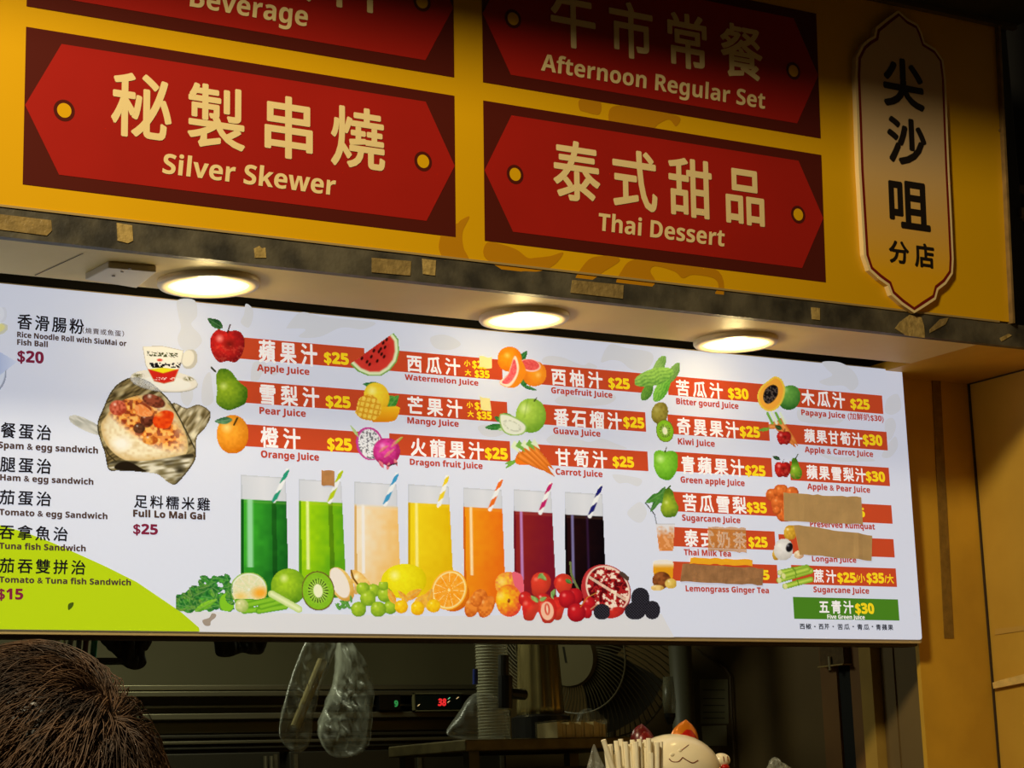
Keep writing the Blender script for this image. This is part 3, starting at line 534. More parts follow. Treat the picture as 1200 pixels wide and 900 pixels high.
m,sd=P.poly([(766,532),(772,527.5),(780,529),(788,528),(794,534),(794,548),(788,560),(781,563),(772,559),(766,547)]); P.ball(780,545,15,18,0,(140,206,60),(70,140,20),(230,250,180),-.35,-.4,.35,.12,3,m); P.line([(779,530),(781,524)],1.4,(60,60,30)); P.done('green_apple_picture',board)
P=Pic(754,564,798,610); P.leaf(784,572,774,590,0.1+4,(70,140,60),(30,90,40)); P.leaf(780,570,762,600,5,(90,150,60),(40,96,44)); P.leaf(775,578,756,590,5,(96,160,60),(50,110,40)); pic_pear(P,784,589,11,17.5,-3,3,(170,190,50),(84,120,30)); P.line([(782,573),(786,569)],1.6,(60,90,30)); P.done('gourd_and_pear_picture',board)
P=Pic(754,584,794,650); P.line([(756,589),(767,603),(769,614)],1.4,(60,64,70))
m,sd=P.poly([(768,614),(791,614),(789,646),(772,646)],False); k=np.clip((P.Y-618)/12+(P.n(2.5,4)-.5)*.9,0,1)[...,None]; P.put(m,np.array((222,220,224))*(1-k)+np.array((214,134,70))*k); P.tint((P.n(2.2,6)>.62)*(P.Y>624)*.5,(246,190,140)); P.line([(768,614),(791,614)],1,(190,190,196)); P.done('iced_tea_picture',board)
P=Pic(762,652,798,694)
m,sd=P.poly([(767,657),(787,657),(789,668),(786,680),(769,680),(765,668)]); k=np.clip((P.Y-660)/6,0,1)[...,None]; P.put(m,np.array((236,228,214))*(1-k)+np.array((226,156,28))*k)
P.ball(775,680,11,10,0,(150,84,40),(96,50,24),(170,110,60),nz=.6); P.ball(786,684,7,6,0,(236,206,110),(200,160,60),nz=.3); P.ball(770,689,8,3.5,0,(238,204,130),(206,160,70),nz=.4); P.done('honey_drink_picture',board)
P=Pic(884,438,940,484)
P.ball(925,466,13,15,20,(110,170,70),(40,96,36),(180,220,130),-.3,-.6,.3,.1)
m,sd=P.poly([(908,441),(916,445),(920,456),(917,470),(909,480),(899,482),(890,475),(887,464),(891,454),(900,446)]); P.put(m,(236,200,70)); P.tint(np.clip((sd-1.8)/1,0,1),(246,170,60)); m,sd=P.poly([(905,451),(911,454),(911,463),(905,471),(898,473),(894,466),(897,456)]); k=(P.n(1.4,5)>.55)[...,None]; P.put(m,np.where(k,(84,72,66),(22,18,20))); P.done('papaya_picture',board)
P=Pic(886,482,942,532)
for a in ((906,494,934,526,4.5),(912,492,936,524,4.5),(900,500,916,500,4)):
    t=np.array([a[2]-a[0],a[3]-a[1]]);nn=np.array([-t[1],t[0]])/np.hypot(*t)*a[4]; q=np.array([a[0],a[1]]);m,sd=P.poly([q+nn*.9,q-nn*.9,q+t*.7-nn*.6,q+t,q+t*.7+nn*.6],False); k=np.clip(sd/a[4],0,1)[...,None]; P.put(m,np.array((206,110,40))*(1-k)+np.array((246,176,100))*k)
for i in range(4): P.line([(899+i*5,484),(905+i*5,496)],3.2,(120,176,70) if i%2==0 else (224,236,206))
P.leaf(902,502,888,505,3,(130,180,60),(90,150,40)); pic_apple(P,918.5,513,8.5,False); P.leaf(916,503,908,499,3,(50,90,40),(20,50,24)); P.done('apple_and_carrot_picture',board)
P=Pic(902,528,942,566); pic_pear(P,932,549,7.5,13,-8,3,(150,190,50),(70,120,24)); P.line([(932,538),(935,532)],1.2,(50,60,30)); pic_apple(P,917,550,9.8,False); P.leaf(914,539,905,534,2.8,(50,90,40),(20,50,24)); P.done('apple_and_pear_picture',board)
P=Pic(894,568,940,616)
for c in ((905,580,8),(915,576,9),(928,578,8),(912,590,9),(919,602,10),(926,596,10),(910,598,5)): P.ball(c[0],c[1],c[2],c[2],0,(232,120,50),(160,60,20),(255,190,120),nz=.3,seed=int(c[0]))
P.done('kumquat_picture',board)
P=Pic(904,614,950,660)
for c in ((926,624,8,9),(911,648,6,9)): P.ball(*c,20,(226,180,60),(170,120,30),nz=.3)
P.ball(918,644,11.5,13,10,(236,232,226),(190,184,176),nz=.1); P.ball(925,641.5,4,5.5,20,(30,26,30),(14,12,14),(200,200,210),hs=.4); P.ball(936,650,6,5,0,(240,220,180),(200,150,110),nz=.5); P.done('longan_picture',board)
P=Pic(908,660,954,696)
for a in ((914,671,945,665),(913,680,950,669),(920,687,950,679),(918,675,946,667)): 
    d,_=P.dist([(a[0],a[1]),(a[2],a[3])],False); m=np.clip((4.0-d)/.8,0,1); k=np.clip(d/4,0,1)[...,None]; P.put(m,np.array((200,222,90))*(1-k)+np.array((104,150,30))*k)
    e,_,_,_=P.el(a[0],a[1],2.4,3.6,-15); P.put(e,(222,222,150)); P.line([((a[0]+a[2])/2-1,(a[1]+a[3])/2-4),((a[0]+a[2])/2+1,(a[1]+a[3])/2+3)],1,(90,130,30))
P.done('sugarcane_picture',board)
# ---- cup, sticky rice parcel, plate edge
P=Pic(-6,360,12,384,.7); m,u,v,r=P.el(-2,368,10.5,12); P.put(m,(214,218,230)); m,u,v,r=P.el(-3,368,8,9.5); P.put(m,(224,228,240)); P.done('cup_picture',board)
P=Pic(-8,378,22,462,.8); m,u,v,r=P.el(-6,386,15.5,8,-10); P.put(m,(206,206,190)); m,u,v,r=P.el(-6,385,12,5.5,-10); P.put(m,(226,220,150))
m,u,v,r=P.el(-14,435,22,28,0); P.put(m,(150,158,180)); m,u,v,r=P.el(-16,434,22,28,0); P.put(m,(214,222,240)); m,sd=P.poly([(-8,408),(20,424),(-2,441),(-8,443)],False); k=np.clip((P.X+8)/30,0,1)[...,None]; P.put(m,np.array((170,186,226))*(1-k)+np.array((212,220,240))*k); P.done('plate_picture',board)
P=Pic(150,400,234,462,.75)
m,u,v,r=P.el(192,447,40,13,6); P.put(m,(176,174,166)); m,u,v,r=P.el(192,446,39.5,12.6,6); P.put(m,(232,228,216)); m,u,v,r=P.el(196,449,28,8,6); P.put(m,(240,238,230)); 
for x,y in ((162,440),(221,444)): P.tint(np.clip(1-np.hypot((P.X-x)/8,(P.Y-y)/3.4),0,1)*(P.n(1.3,2)>.4),(90,84,30))
m,u,v,r=P.el(222,421,9.5,12,15); P.put(m,(196,192,180)); m,u,v,r=P.el(220,420,7.3,9.8,15); P.put(m,(232,228,214))
m,sd=P.poly([(166.5,405.5),(190,405),(215.5,410.5),(212,428),(204,447),(192,450),(180,447),(170,428)],False); P.put(m,(188,184,172)); P.put(np.clip(sd-.4,0,1),(240,236,222))
cup=m*(np.clip(sd-.2,0,1)); P.tint(cup*(np.abs(P.Y-(415.5+(P.X-190)*.06))<2.6)*(P.n(1.1,4)>.45)*(P.X>172)*(P.X<208),(70,76,20)); P.tint(cup*(np.abs(P.Y-428)<3.2)*(P.n(1.6,7)>.5)*(P.X>175),(20,16,20))
P.tint(cup*np.clip(P.Y-(430.5+np.abs(P.X-191)*.12),0,1),(238,220,30)); P.tint(cup*np.clip(P.Y-(437-np.abs(P.X-191)*.28),0,1),(204,40,30)); P.tint(cup*(np.abs(P.Y-444)<1.6)*(P.n(1.2,3)>.55),(246,220,210)); P.tint(cup*np.clip(1-np.hypot((P.X-187)/4,(P.Y-422)/2),0,1)*2,(214,70,50))
P.done('cup_and_saucer_picture',board)
P=Pic(80,436,250,572,.8)
def streak(c1,c2,ang,sc,seed,c3=None):
    a=math.radians(ang); U=P.X*math.cos(a)+P.Y*math.sin(a); V=-P.X*math.sin(a)+P.Y*math.cos(a); k=np.clip(noise2(U*.22,V,sc,seed)*1.5-.25,0,1)[...,None]; C=np.array(c1)*(1-k)+np.array(c2)*k
    if c3 is not None: j=np.clip(noise2(U*.4,V,sc*2.4,seed+5)*2-.9,0,1)[...,None]; C=C*(1-j)+np.array(c3)*j
    return C
m,sd=P.poly([(81,488),(90,486.5),(104,492),(116,500),(118,510),(104,507),(90,500),(82,494)]); P.put(m*.99,streak((208,206,198),(170,170,160),30,2,3))
m,sd=P.poly([(193,478),(204,472),(218,478),(232,474),(244,480),(247,488),(240,502),(231,512),(229,532),(216,545),(208,530),(200,500)]); P.put(m,streak((168,152,112),(90,76,44),-55,1.6,2,(226,216,184))); P.tint(m*np.clip(1.6-sd,0,1),(70,60,36))
m,sd=P.poly([(114,495),(120,480),(128,462),(138,450),(150,443),(162,442),(176,448),(190,460),(202,474),(214,496),(224,516),(230,530),(226,544),(208,566),(200,567),(188,556),(176,553),(140,552),(127,550),(122,530),(116,512)]); P.put(m,streak((140,122,78),(66,54,30),-30,1.8,6,(196,182,140))); P.tint(m*np.clip(1.8-sd,0,1),(40,34,20))
m,sd=P.poly([(118,500),(124,488),(136,474),(152,466),(172,463),(190,468),(204,482),(214,500),(220,520),(216,534),(196,538),(160,541),(140,536),(124,520)])
k=np.clip((P.n(3,8)-.3)*1.3,0,1)[...,None]; P.put(m,np.array((238,226,194))*(1-k*.5)+np.array((198,160,96))*k*.5)
P.tint(m*np.clip((9-sd)/9,0,1)*.6,(190,150,80))
bw=np.clip(1-np.hypot((P.X-142)/16,(P.Y-520)/12),0,1); P.tint(bw*1.4,(240,236,224))
f=m*np.clip(1.35-np.hypot(((P.X-168)*.83+(P.Y-492)*.56)/46,(-(P.X-168)*.56+(P.Y-492)*.83)/18),0,1)*2.2; k=P.n(3.2,12); C=np.where((k>.6)[...,None],(150,60,30),np.where((k>.35)[...,None],(226,130,50),(240,180,90))); kk=np.clip(f,0,1)[...,None]*(P.n(5,1)*.4+.75)[...,None]; P.c=P.c*(1-np.clip(kk,0,1))+C*np.clip(kk,0,1)
for c,cc,dk in (((138,478,10,9,0),(216,110,80),(170,60,36)),((180,470,14,7,20),(150,74,50),(90,40,26)),((172,492,8,9,0),(120,60,40),(70,30,20)),((163,502,7,6,0),(100,60,40),(60,34,24)),((176,516,9,5,0),(232,160,70),(170,80,30))): P.ball(*c,cc,dk,nz=.8)
m,sd=P.poly([(158,477),(166,474),(178,483),(176,488),(162,487)]); P.put(m,(240,140,70)); P.tint(m*(P.n(2,4)>.5)*.4,(250,190,130))
m,sd=P.poly([(181,488),(192,481),(203,484),(202,494),(196,502),(184,501),(179,495)]); k=P.n(3,3)[...,None]; P.put(m,np.array((236,90,24))*(1-k)+np.array((216,50,16))*k); P.tint(np.clip(1-np.hypot((P.X-186)/7,(P.Y-486)/4),0,1),(246,170,80))
m,sd=P.poly([(132,540),(150,540),(172,540),(200,536),(226,532),(222,546),(206,566),(198,566),(184,556),(160,553),(128,549)]); P.put(m,streak((222,216,196),(120,108,72),-8,2.2,9,(50,44,28)))
m,sd=P.poly([(138,543),(150,541),(164,548),(170,553),(136,550)]); P.put(m,(34,26,16)); P.line([(122,524),(128,534),(136,541)],1.5,(60,50,28)); P.done('sticky_rice_picture',board)
# ---- the row of juice glasses
GL=[(282,335,3,556,585,700,(60,170,44),(24,96,30),(150,214,160),(337,551,321,587),(40,150,120)),
    (350,400,5,561,587,700,(166,214,16),(92,164,24),(226,240,150),(400,552,386,588),(180,200,20)),
    (415,465,4,564,592,696,(240,226,200),(238,190,110),(240,236,232),(465,556,451,591),(60,150,200)),
    (478,526,5,567,589,700,(240,212,30),(226,184,16),(250,236,130),(524,559,514,593),(238,210,40)),
    (542,588,4,571,594,706,(240,152,24),(232,112,22),(252,222,170),(587,563,574,597),(232,110,30)),
    (601,646,5,573,599,704,(140,36,34),(120,22,40),(190,130,190),(645,567,633,601),(190,30,100)),
    (661,706,4,576,603,704,(34,12,14),(12,6,10),(120,112,160),(704,570,691,605),(30,30,110))]
for (xl,xr,sp,y0,y1,y2,c,dk,hl,st,sc) in GL:
    P=Pic(xl-4,y0-10,xr+10,y2,.8); t=(P.Y-y0)/(y2-y0); L=xl+0*t+(1.5*t if xl>500 else 0); Rr=xr+sp*t*1.3; u=(P.X-L)/(Rr-L); ins=np.clip((P.X-L)/.8+.5,0,1)*np.clip((Rr-P.X)/.8+.5,0,1)
    yy=y0+(P.X-xl)*.06
    g=ins*(P.Y>yy); P.put(g,np.array((208,212,222))[None,None]*np.ones(P.X.shape)[...,None]); P.tint(g*np.clip(1-np.abs(u-.5)/.42,0,1)*.8,(222,224,232)); P.tint(g*np.clip(1-np.abs(P.Y-yy-1)/1.2,0,1)*.7,(180,186,198)); P.tint(g*(np.abs(u-.0)<.03),(188,194,206)); P.tint(g*(np.abs(u-1)<.03),(196,200,212))
    j=ins*np.clip((P.Y-y1-(P.X-xl)*.05)/(4 if xl==415 else .9)+.5,0,1); k=np.clip(u*1.1-.15+(P.n(6,int(xl))-.5)*.25+np.clip((P.Y-640)/120,0,.3),0,1)[...,None]; C=np.array(c)*(1-k)+np.array(dk)*k
    C=C*(1-.25*(np.abs(u-.72)<.05))[...,None] if xl<420 and xl!=415 else C
    P.put(j,C); P.tint(j*np.clip(1-np.abs(P.Y-y1-2.5-(P.X-xl)*.05)/2,0,1)*.5,np.array(c)*.7+np.array((230,180,120))*.3)
    P.tint(j*(u<.06),np.array(dk)*.9); hw=.09 if xl==282 else .05; P.tint(j*np.clip(1-np.abs(u-.2)/hw,0,1)*1.6*(P.Y<y1+80),hl)
    if xl==661: P.tint(j*np.clip(1-np.abs(u-.58)/.05,0,1)*.6,(70,40,90))
    a=np.array(st[:2],float); b=np.array(st[2:],float); d,_=P.dist([a,b],False); tt=((P.X-a[0])*(b-a)[0]+(P.Y-a[1])*(b-a)[1])/((b-a)@(b-a)); P.put(np.clip((2.6-d)/.8+.3,0,1),np.where((np.sin(tt*17+ (P.X-a[0])*.5)>0)[...,None],sc,(236,238,240)))
    P.done('juice_glass_picture',board,.00045)
# ---- fruit in front of the glasses
def fruit(name,x0,y0,x1,y1,fn,d=.0007,step=.7):
    P=Pic(x0,y0,x1,y1,step); fn(P); P.done(name,board,d)
def f_spinach(P):
    for i in range(170):
        x=212+rng.rand()*60; t=(x-208)/62; y=716-rng.rand()*38*min(1,t*1.3+.2); a=rng.rand()*3.0-2.9; l=9+rng.rand()*7; P.leaf(x,min(y,715),min(x+l*math.cos(a),273),min(716,y+l*math.sin(a)*.6),4.6,(80+rng.randint(50),160+rng.randint(30),60),(20,86,40))
    P.leaf(228,717,254,702,5,(150,210,50),(80,150,40)); m,u,v,r=P.el(266,706,9,11,0); P.put(m*(np.hypot(P.X-273,P.Y-700)>9),(130,196,40))
fruit('spinach_picture',206,668,278,720,f_spinach)
def citrus(P,cx,cy,rx,ry,rot,rind,pith,c,c2,seg=10,ph=.3):
    m,u,v,r=P.el(cx,cy,rx,ry,rot); P.put(m,rind); P.put(P.el(cx,cy,rx*.93,ry*.93,rot)[0],pith); m=P.el(cx,cy,rx*.85,ry*.85,rot)[0]; an=np.arctan2(v,u); k=np.clip(P.n(2,4),0,1)[...,None]; P.put(m*(np.abs(np.sin((an+ph)*seg/2))>.12),np.array(c)*(1-k)+np.array(c2)*k); P.put(P.el(cx,cy,rx*.08,ry*.08)[0],pith)
def f_lime(P):
    citrus(P,291.5,691,22,20.5,0,(150,190,80),(232,234,214),(214,220,170),(236,226,190)); P.tint(np.clip(1-np.hypot((P.X-305)/14,(P.Y-695)/10),0,1)*1.3*(P.a>.5),(246,170,50)); P.tint(np.clip(1-np.hypot((P.X-282)/12,(P.Y-699)/8),0,1)*.9*(P.a>.5),(240,200,100))
fruit('cut_lime_picture',268,669,315,713,f_lime)
fruit('lime_picture',314,664,360,712,lambda P:P.ball(338,687.5,21,21.5,0,(168,206,40),(74,128,24),(240,246,190),-.25,-.45,.3,.12),.00075)
def f_cel(P):
    for a in ((278,705,312,706),(286,716,316,713),(303,716,334,711),(306,711,328,705),(285,710,320,702)):
        d,_=P.dist([a[:2],a[2:]],False); k=np.clip(d/4+np.sin(d*3)*.15,0,1)[...,None]; P.put(np.clip((4-d)/.7,0,1),np.array((150,206,50))*(1-k)+np.array((84,150,30))*k)
    P.ball(283,710,8,8,0,(214,216,150),(150,180,80),nz=.2)
    d,_=P.dist([(318,696),(350,714)],False); k=np.clip(d/5,0,1)[...,None]; P.put(np.clip((4.6-d)/.7,0,1),np.array((232,240,190))*(1-k)+np.array((180,206,110))*k)
fruit('celery_picture',274,690,357,722,f_cel,.00085)
fruit('kiwi_half_picture',350,667,396,718,lambda P:kiwihalf(P,372.5,692.5,19.5,23.5,-8),.0008)
def f_gin(P):
    P.ball(400,685,13,22,-28,(240,206,120),(206,150,60),nz=.2); m,u,v,r=P.el(398,683,9.5,19,-24); P.put(m,(238,228,216)); P.ball(424,684,8,20,-38,(244,206,120),(214,150,60),nz=.3); P.line([(411,668),(414,678),(420,686)],2,(120,80,20))
fruit('ginger_picture',386,660,440,708,f_gin,.00075)
fruit('lemon_picture',444,658,504,705,lambda P:P.ball(473,681,27,20.5,-5,(242,232,30),(214,190,10),(255,255,190),-.4,-.25,.3,.1),.00075)
def f_gr(P):
    for i in range(10):
        x=394+rng.rand()*18; y=706+rng.rand()*10; P.leaf(x,y,x+rng.uniform(-9,11),y-rng.uniform(2,12),2.2,(110,180,60),(50,120,50))
    for c in ((437,692,8),(425,690,8),(451,697,9),(457,712,8),(420,714,9),(431,701,9.5),(443,714,9.3),(449,686,6)): P.ball(c[0],c[1],c[2],c[2],0,(176,206,50),(100,144,30),(236,244,160),nz=.15)
fruit('grapes_picture',388,682,468,726,f_gr,.0009)
def f_ph(P):
    for a in ((463,708,454,690,5),(474,703,494,690,6),(484,712,500,696,6),(497,712,506,690,7),(478,706,466,692,4),(500,714,514,704,6),(508,718,500,700,7)): P.leaf(*a,(246,196,70),(224,140,40))
    for c in ((470,711,8),(489,713,8.3),(508,710,8)): P.ball(c[0],c[1],c[2],c[2],0,(250,212,30),(226,160,16),(255,250,150),nz=.25)
fruit('golden_berries_picture',452,686,522,726,f_ph,.001)
def f_or(P):
    P.ball(531,697,19,20,20,(244,150,30),(206,96,14),nz=.1); citrus(P,526,691.5,20.5,24,24,(250,180,50),(252,226,150),(246,150,20),(250,180,70),11)
fruit('orange_half_picture',502,664,554,720,f_or,.0009)
def f_tg(P):
    for c in ((562,700,9,10,20),(553,711,8.5,13,20),(570,711,8.5,14,28),(558,703,7,8,0)): P.ball(*c,(238,140,50),(190,84,24),(255,200,130),nz=.45)
fruit('mandarin_segments_picture',542,686,584,726,f_tg,.00095)
def f_pe(P):
    P.ball(596,685,16.5,15,10,(250,196,50),(216,60,90),(255,230,140),-.5,-.2,.4,.3,2)
    m,sd=P.poly([(600,671),(611,674),(614,688),(612,700),(604,690)]); P.put(m,(232,100,120)); P.ball(596,704,15.5,19,-5,(252,200,30),(216,40,50),(255,240,120),-.5,-.3,.35,.2,3); P.ball(596,704,1.6,2.4,0,(160,70,20),(120,50,10))
fruit('peach_picture',576,666,618,726,f_pe,.00095)
def straw_(P,cx,cy,rx,ry,rot=0):
    m,u,v,r=P.el(cx,cy,rx,ry,rot); m2=m*(np.clip((1.05-np.abs(u)-.45*np.clip(v,0,1))*4,0,1)); P.ball(cx,cy,rx,ry,rot,(226,50,40),(150,20,24),(250,150,130),nz=.15,mask=m2); P.tint(m2*(np.sin(P.X*2.2)*np.sin(P.Y*2.2)>.72)*.6,(246,180,90))
def f_st(P):
    P.ball(615,702,8,9,0,(214,44,40),(150,20,24)); straw_(P,633,685,13,15,15); straw_(P,660,685,12,13,-10); straw_(P,621,713,11,15,10); straw_(P,653,713,9,14,0); P.ball(636,703,9,8,0,(214,44,40),(150,20,24))
    straw_(P,641,715,12,16,-5); m,u,v,r=P.el(641,716,7.5,11,-5); P.put(m,(244,190,160)); m,u,v,r=P.el(641,714,3.2,7,-5); P.put(m,(216,80,60)); P.put(P.el(641,714,1.2,5,-5)[0],(246,210,180))
    for a in ((633,674,640,680,3),(636,672,630,678,3),(628,704,622,698,3),(630,706,626,700,3),(632,704,640,700,3),(646,700,650,690,3),(648,702,645,694,2)): P.leaf(*a,(170,200,110),(70,130,50))
fruit('strawberry_picture',606,668,672,734,f_st,.001)
def f_ch(P):
    P.line([(668,659),(669,672),(674,684),(679,694)],3,(110,120,70)); P.leaf(662,679,670,684,3,(90,150,60),(40,100,40))
    for c in ((673,699,10,10),(664,702,10,11),(690,708,8,9),(688,717,6,8),(675,718,11,11)): P.ball(c[0],c[1],c[2],c[3],0,(206,32,38),(130,12,26),(255,170,160),-.3,-.4,.28,.05)
    P.line([(680,711),(688,700),(700,694)],1.2,(200,130,50)); P.line([(692,714),(700,708)],1.2,(200,150,110))
fruit('cherry_picture',652,656,706,732,f_ch,.0011)
def f_po(P):
    P.ball(710,692,28,32,-35,(200,60,60),(140,24,34),(240,170,160),-.5,-.4,.3,.1); m,u,v,r=P.el(712,690,24,29,-38); P.put(m,(236,206,186)); m,u,v,r=P.el(712,690,22,27,-38); k=P.n(3.4,5)+.35*P.n(1.6,3); P.tint(m*(k>.52),(170,32,34)); P.tint(m*(k>.86),(90,14,20)); P.tint(m*(k<.36)*.6,(250,236,216)); P.tint(m*(np.abs(u*.9-v*.4)<.07)*.8,(240,220,190)); P.line([(728,672),(735,678)],5,(80,60,50)); P.ball(720,718,12,6,-20,(206,50,40),(140,24,30))
fruit('pomegranate_picture',678,654,744,726,f_po,.00095)
def f_bb(P):
    for c in ((705,717,10,9.5),(750,701,11,12.5),(744,716,12.5,10.5),(764,715,9.5,11)):
        m,u,v,r=P.el(*c); k=np.clip((np.sin(P.X*1.9+c[0])*np.sin(P.Y*1.9)+.3),0,1)[...,None]; P.put(m,np.array((20,18,22))*(1-k*.8)+np.array((80,78,92))*k*.8)
fruit('blackberry_picture',694,686,776,730,f_bb,.00115)
# ---------------------------------------------------------------- papers stuck on the board
m_kraft=mat('kraft_paper_tape',(190,156,106),.5,noise=.12,nscale=30,bump=.6,bscale=25); m_brt=mat('brown_translucent_tape',(176,130,90),.35,noise=.3,nscale=50,bump=.9,bscale=50,alpha=.93); m_clt=mat('tan_see_through_tape',(214,160,84),.35,noise=.2,nscale=40,alpha=.5)
# the light box shines through the paper
for mm,e in ((m_kraft,.30),(m_brt,.32),(m_clt,.3)):
    p=mm.node_tree.nodes['Principled BSDF']; src=p.inputs['Base Color'].links[0].from_socket; mm.node_tree.links.new(src,p.inputs['Emission Color']); p.inputs['Emission Strength'].default_value=e
def paper(px,m,label,cat='paper patch',d=.0030,seed=0,nx=16,name='paper_patch',amp=.0012,folds=(.28,.78)):
    q=BS.locs(px); a,b,c,e=q; r=np.random.RandomState(seed); V=[];Fs=[];ny=6   # a=TL b=TR c=BR e=BL
    for s_ in (0,1):
        for j in range(ny+1):
            for i in range(nx+1):
                u=i/nx;v=j/ny; p=(a*(1-u)+b*u)*(1-v)+(e*(1-u)+c*u)*v; p=p+np.array([0,(noise2(np.array(i*1.7),np.array(0.),2.,seed)-.5)*.003 if j in(0,ny) else 0])
                h=amp*noise2(np.array(i*1.),np.array(j*1.),2.3,seed+2)-sum(amp*1.8*math.exp(-((u-f)/.03)**2) for f in folds)*(-1)
                V.append(BS.world([p],d+float(h)-s_*.0008)[0])
    N=(nx+1)*(ny+1)
    for s_ in (0,1):
        for j in range(ny):
            for i in range(nx):
                k=s_*N+j*(nx+1)+i; t=(k,k+1,k+nx+2,k+nx+1); Fs.append(t if s_ else t[::-1])
    ed=[i for i in range(nx+1)]+[j*(nx+1)+nx for j in range(1,ny+1)]+[ny*(nx+1)+i for i in range(nx-1,-1,-1)]+[j*(nx+1) for j in range(ny-1,0,-1)]
    for i in range(len(ed)): x,y=ed[i],ed[(i+1)%len(ed)]; Fs.append((x,y,y+N,x+N))
    return obj(name,V,Fs,m,label=label,cat=cat)
paper([(917,578),(1008,583),(1010,615),(918,611)],m_kraft,'kraft paper strip taped over the kumquat row of the menu board',seed=1)
paper([(929,615),(1021,627.5),(1020,657),(936,650)],m_kraft,'kraft paper strip taped over the longan row, lower right of the board',seed=4,folds=(.8,))
paper([(799,660),(893.5,666.5),(892.5,686),(796,681)],m_brt,'crumpled brown tape over the ginger tea row of the menu board','tape',seed=6,name='tape_patch_strip',folds=(.5,))
paper([(829,617),(873,619),(874,648),(829,645)],m_clt,'see-through tan tape over the milk tea name on the menu board','tape',seed=8,name='tape_patch_strip',d=.0026,amp=.0004,folds=())
paper([(808,653.5),(880,656.5),(880,663.5),(807,660.5)],backlit('orange_strip',(236,168,36)),'narrow orange tape strip above the ginger tea row','tape',seed=9,name='tape_patch_strip',d=.0052,amp=.0002,folds=())
paper([(376,551.5),(391,552.5),(391,570.5),(376,569)],mat('brown_sticker_paper',(190,136,88),.5,noise=.2,nscale=60),'small square brown sticker above the second glass picture','sticker',seed=10,nx=6,name='sticker',amp=.0003,folds=())
paper([(561,417.5),(575.5,419.5),(575.5,432.5),(561,430.5)],backlit('pale_sticker',(240,226,150)),'small pale sticker over the watermelon juice price','sticker',seed=11,nx=6,name='sticker',amp=.0003,folds=())
paper([(561.5,465),(573,467),(575,482),(563,480)],backlit('pale_sticker',(240,226,150)),'small pale sticker over the mango juice price','sticker',seed=12,nx=6,name='sticker',amp=.0003,folds=())
_o=bpy.data.objects['brown_sticker_paper'] if 'brown_sticker_paper' in bpy.data.objects else None
mm=MATS['brown_sticker_paper']; p=mm.node_tree.nodes['Principled BSDF']; mm.node_tree.links.new(p.inputs['Base Color'].links[0].from_socket,p.inputs['Emission Color']); p.inputs['Emission Strength'].default_value=.3
# ================================================================= KITCHEN BEHIND THE OPENING
m_ol=mat('olive_grey_wall',(120,112,78),.6,noise=.15,nscale=3); m_ol2=mat('brown_olive_wall',(112,88,46),.6,noise=.2,nscale=4); m_pan=mat('brown_panel',(134,92,44),.55,noise=.2,nscale=5)
KB_=5.65
obj('wall_kitchen_back',*bx(-.2,jamb+.3,KB_,KB_+.05,0,2.5),m_ol,kind='structure')
obj('wall_kitchen_left',*bx(-.25,-.2,WY,KB_,0,2.5),m_ol,kind='structure')
obj('wall_kitchen_right',*bx(jamb+.03,jamb+.08,WY+.012,KB_,0,2.5),m_ol2,kind='structure')
obj('ceiling_kitchen',*bx(-.2,jamb+.05,D+.3,KB_,2.5,2.55),m_ol,kind='structure')
XJ=jamb+.03
def yat(px,X=XJ): return onX(px,830,X)[1]
def panel(name,pa,pb,t,m,z0=0,z1=2.45,**k):
    ya,yb=sorted((yat(pa),yat(pb))); return obj(name,*bx(XJ-t,XJ,ya,yb,z0,z1),m,**k)
panel('trim_8',967,986,.008,m_pan,kind='structure'); panel('trim_9',1002,1018,.008,m_pan,kind='structure')
panel('trim_10',987,1001,.003,mat('black_gap',(8,6,5),.8),kind='structure')
panel('trim_11',1022,1036,.03,mat('mustard_post',(176,138,56),.5,noise=.2,nscale=8),kind='structure')
panel('trim_12',1037,1052,.004,m_ol2,kind='structure')
zb=onX(990,778,XJ-.02)[2]
br=root('door_bracket',(XJ-.02,yat(990),zb),'rusty metal sliding door bracket hanging under the board by the dark gap','bracket')
obj('plate',*bx(XJ-.03,XJ-.009,yat(1004),yat(976),zb,zb+.12),mat('rusty_bracket',(110,84,48),.5,metal=.4,noise=.4,nscale=80),br,bevel=.001)
obj('lip',*bx(XJ-.036,XJ-.009,yat(1005),yat(975),zb-.003,zb),mat('bracket_lip',(190,160,100),.4,metal=.4),br)
obj('bolt',*tube([(XJ-.034,yat(989),zb+.02),(XJ-.034,yat(989),zb-.012)],.004,10),mat('bolt_steel',(210,196,160),.3,metal=.6),br)
# notices and cable on the kitchen wall
def xsheet(name,px,X,m,label,cat): return obj(name,*xq(px,X,.001),m,label=label,cat=cat)
n1=xsheet('notice',[(820,796),(853,796),(854,848),(821,848)],XJ-.003,mat('dim_notice_paper',(150,140,104),.7),'faded upper notice sheet with ruled lines on the kitchen wall','notice')
for y in (808,818,826,834,841): v,f=xq([(824,y),(849,y),(849,y+1.2),(824,y+1.2)],XJ-.0042,.0008); obj('printed_line',v,f,mat('notice_ink',(84,76,54),.7),n1)
xsheet('notice',[(822,851),(851,850),(852,874),(824,874)],XJ-.004,mat('paler_notice_paper',(176,166,128),.7),'pale blank slip pinned under the ruled notice','notice')
obj('cable',*tube([onX(815,760,XJ-.01),onX(825,768,XJ-.01),onX(838,775,XJ-.01),onX(850,783,XJ-.01),onX(856,792,XJ-.01),onX(858,840,XJ-.01),onX(862,910,XJ-.01)],.0035,6),mat('brown_cable',(104,84,54),.5),label='thin brown cable running down the kitchen wall by the notices',cat='cable')
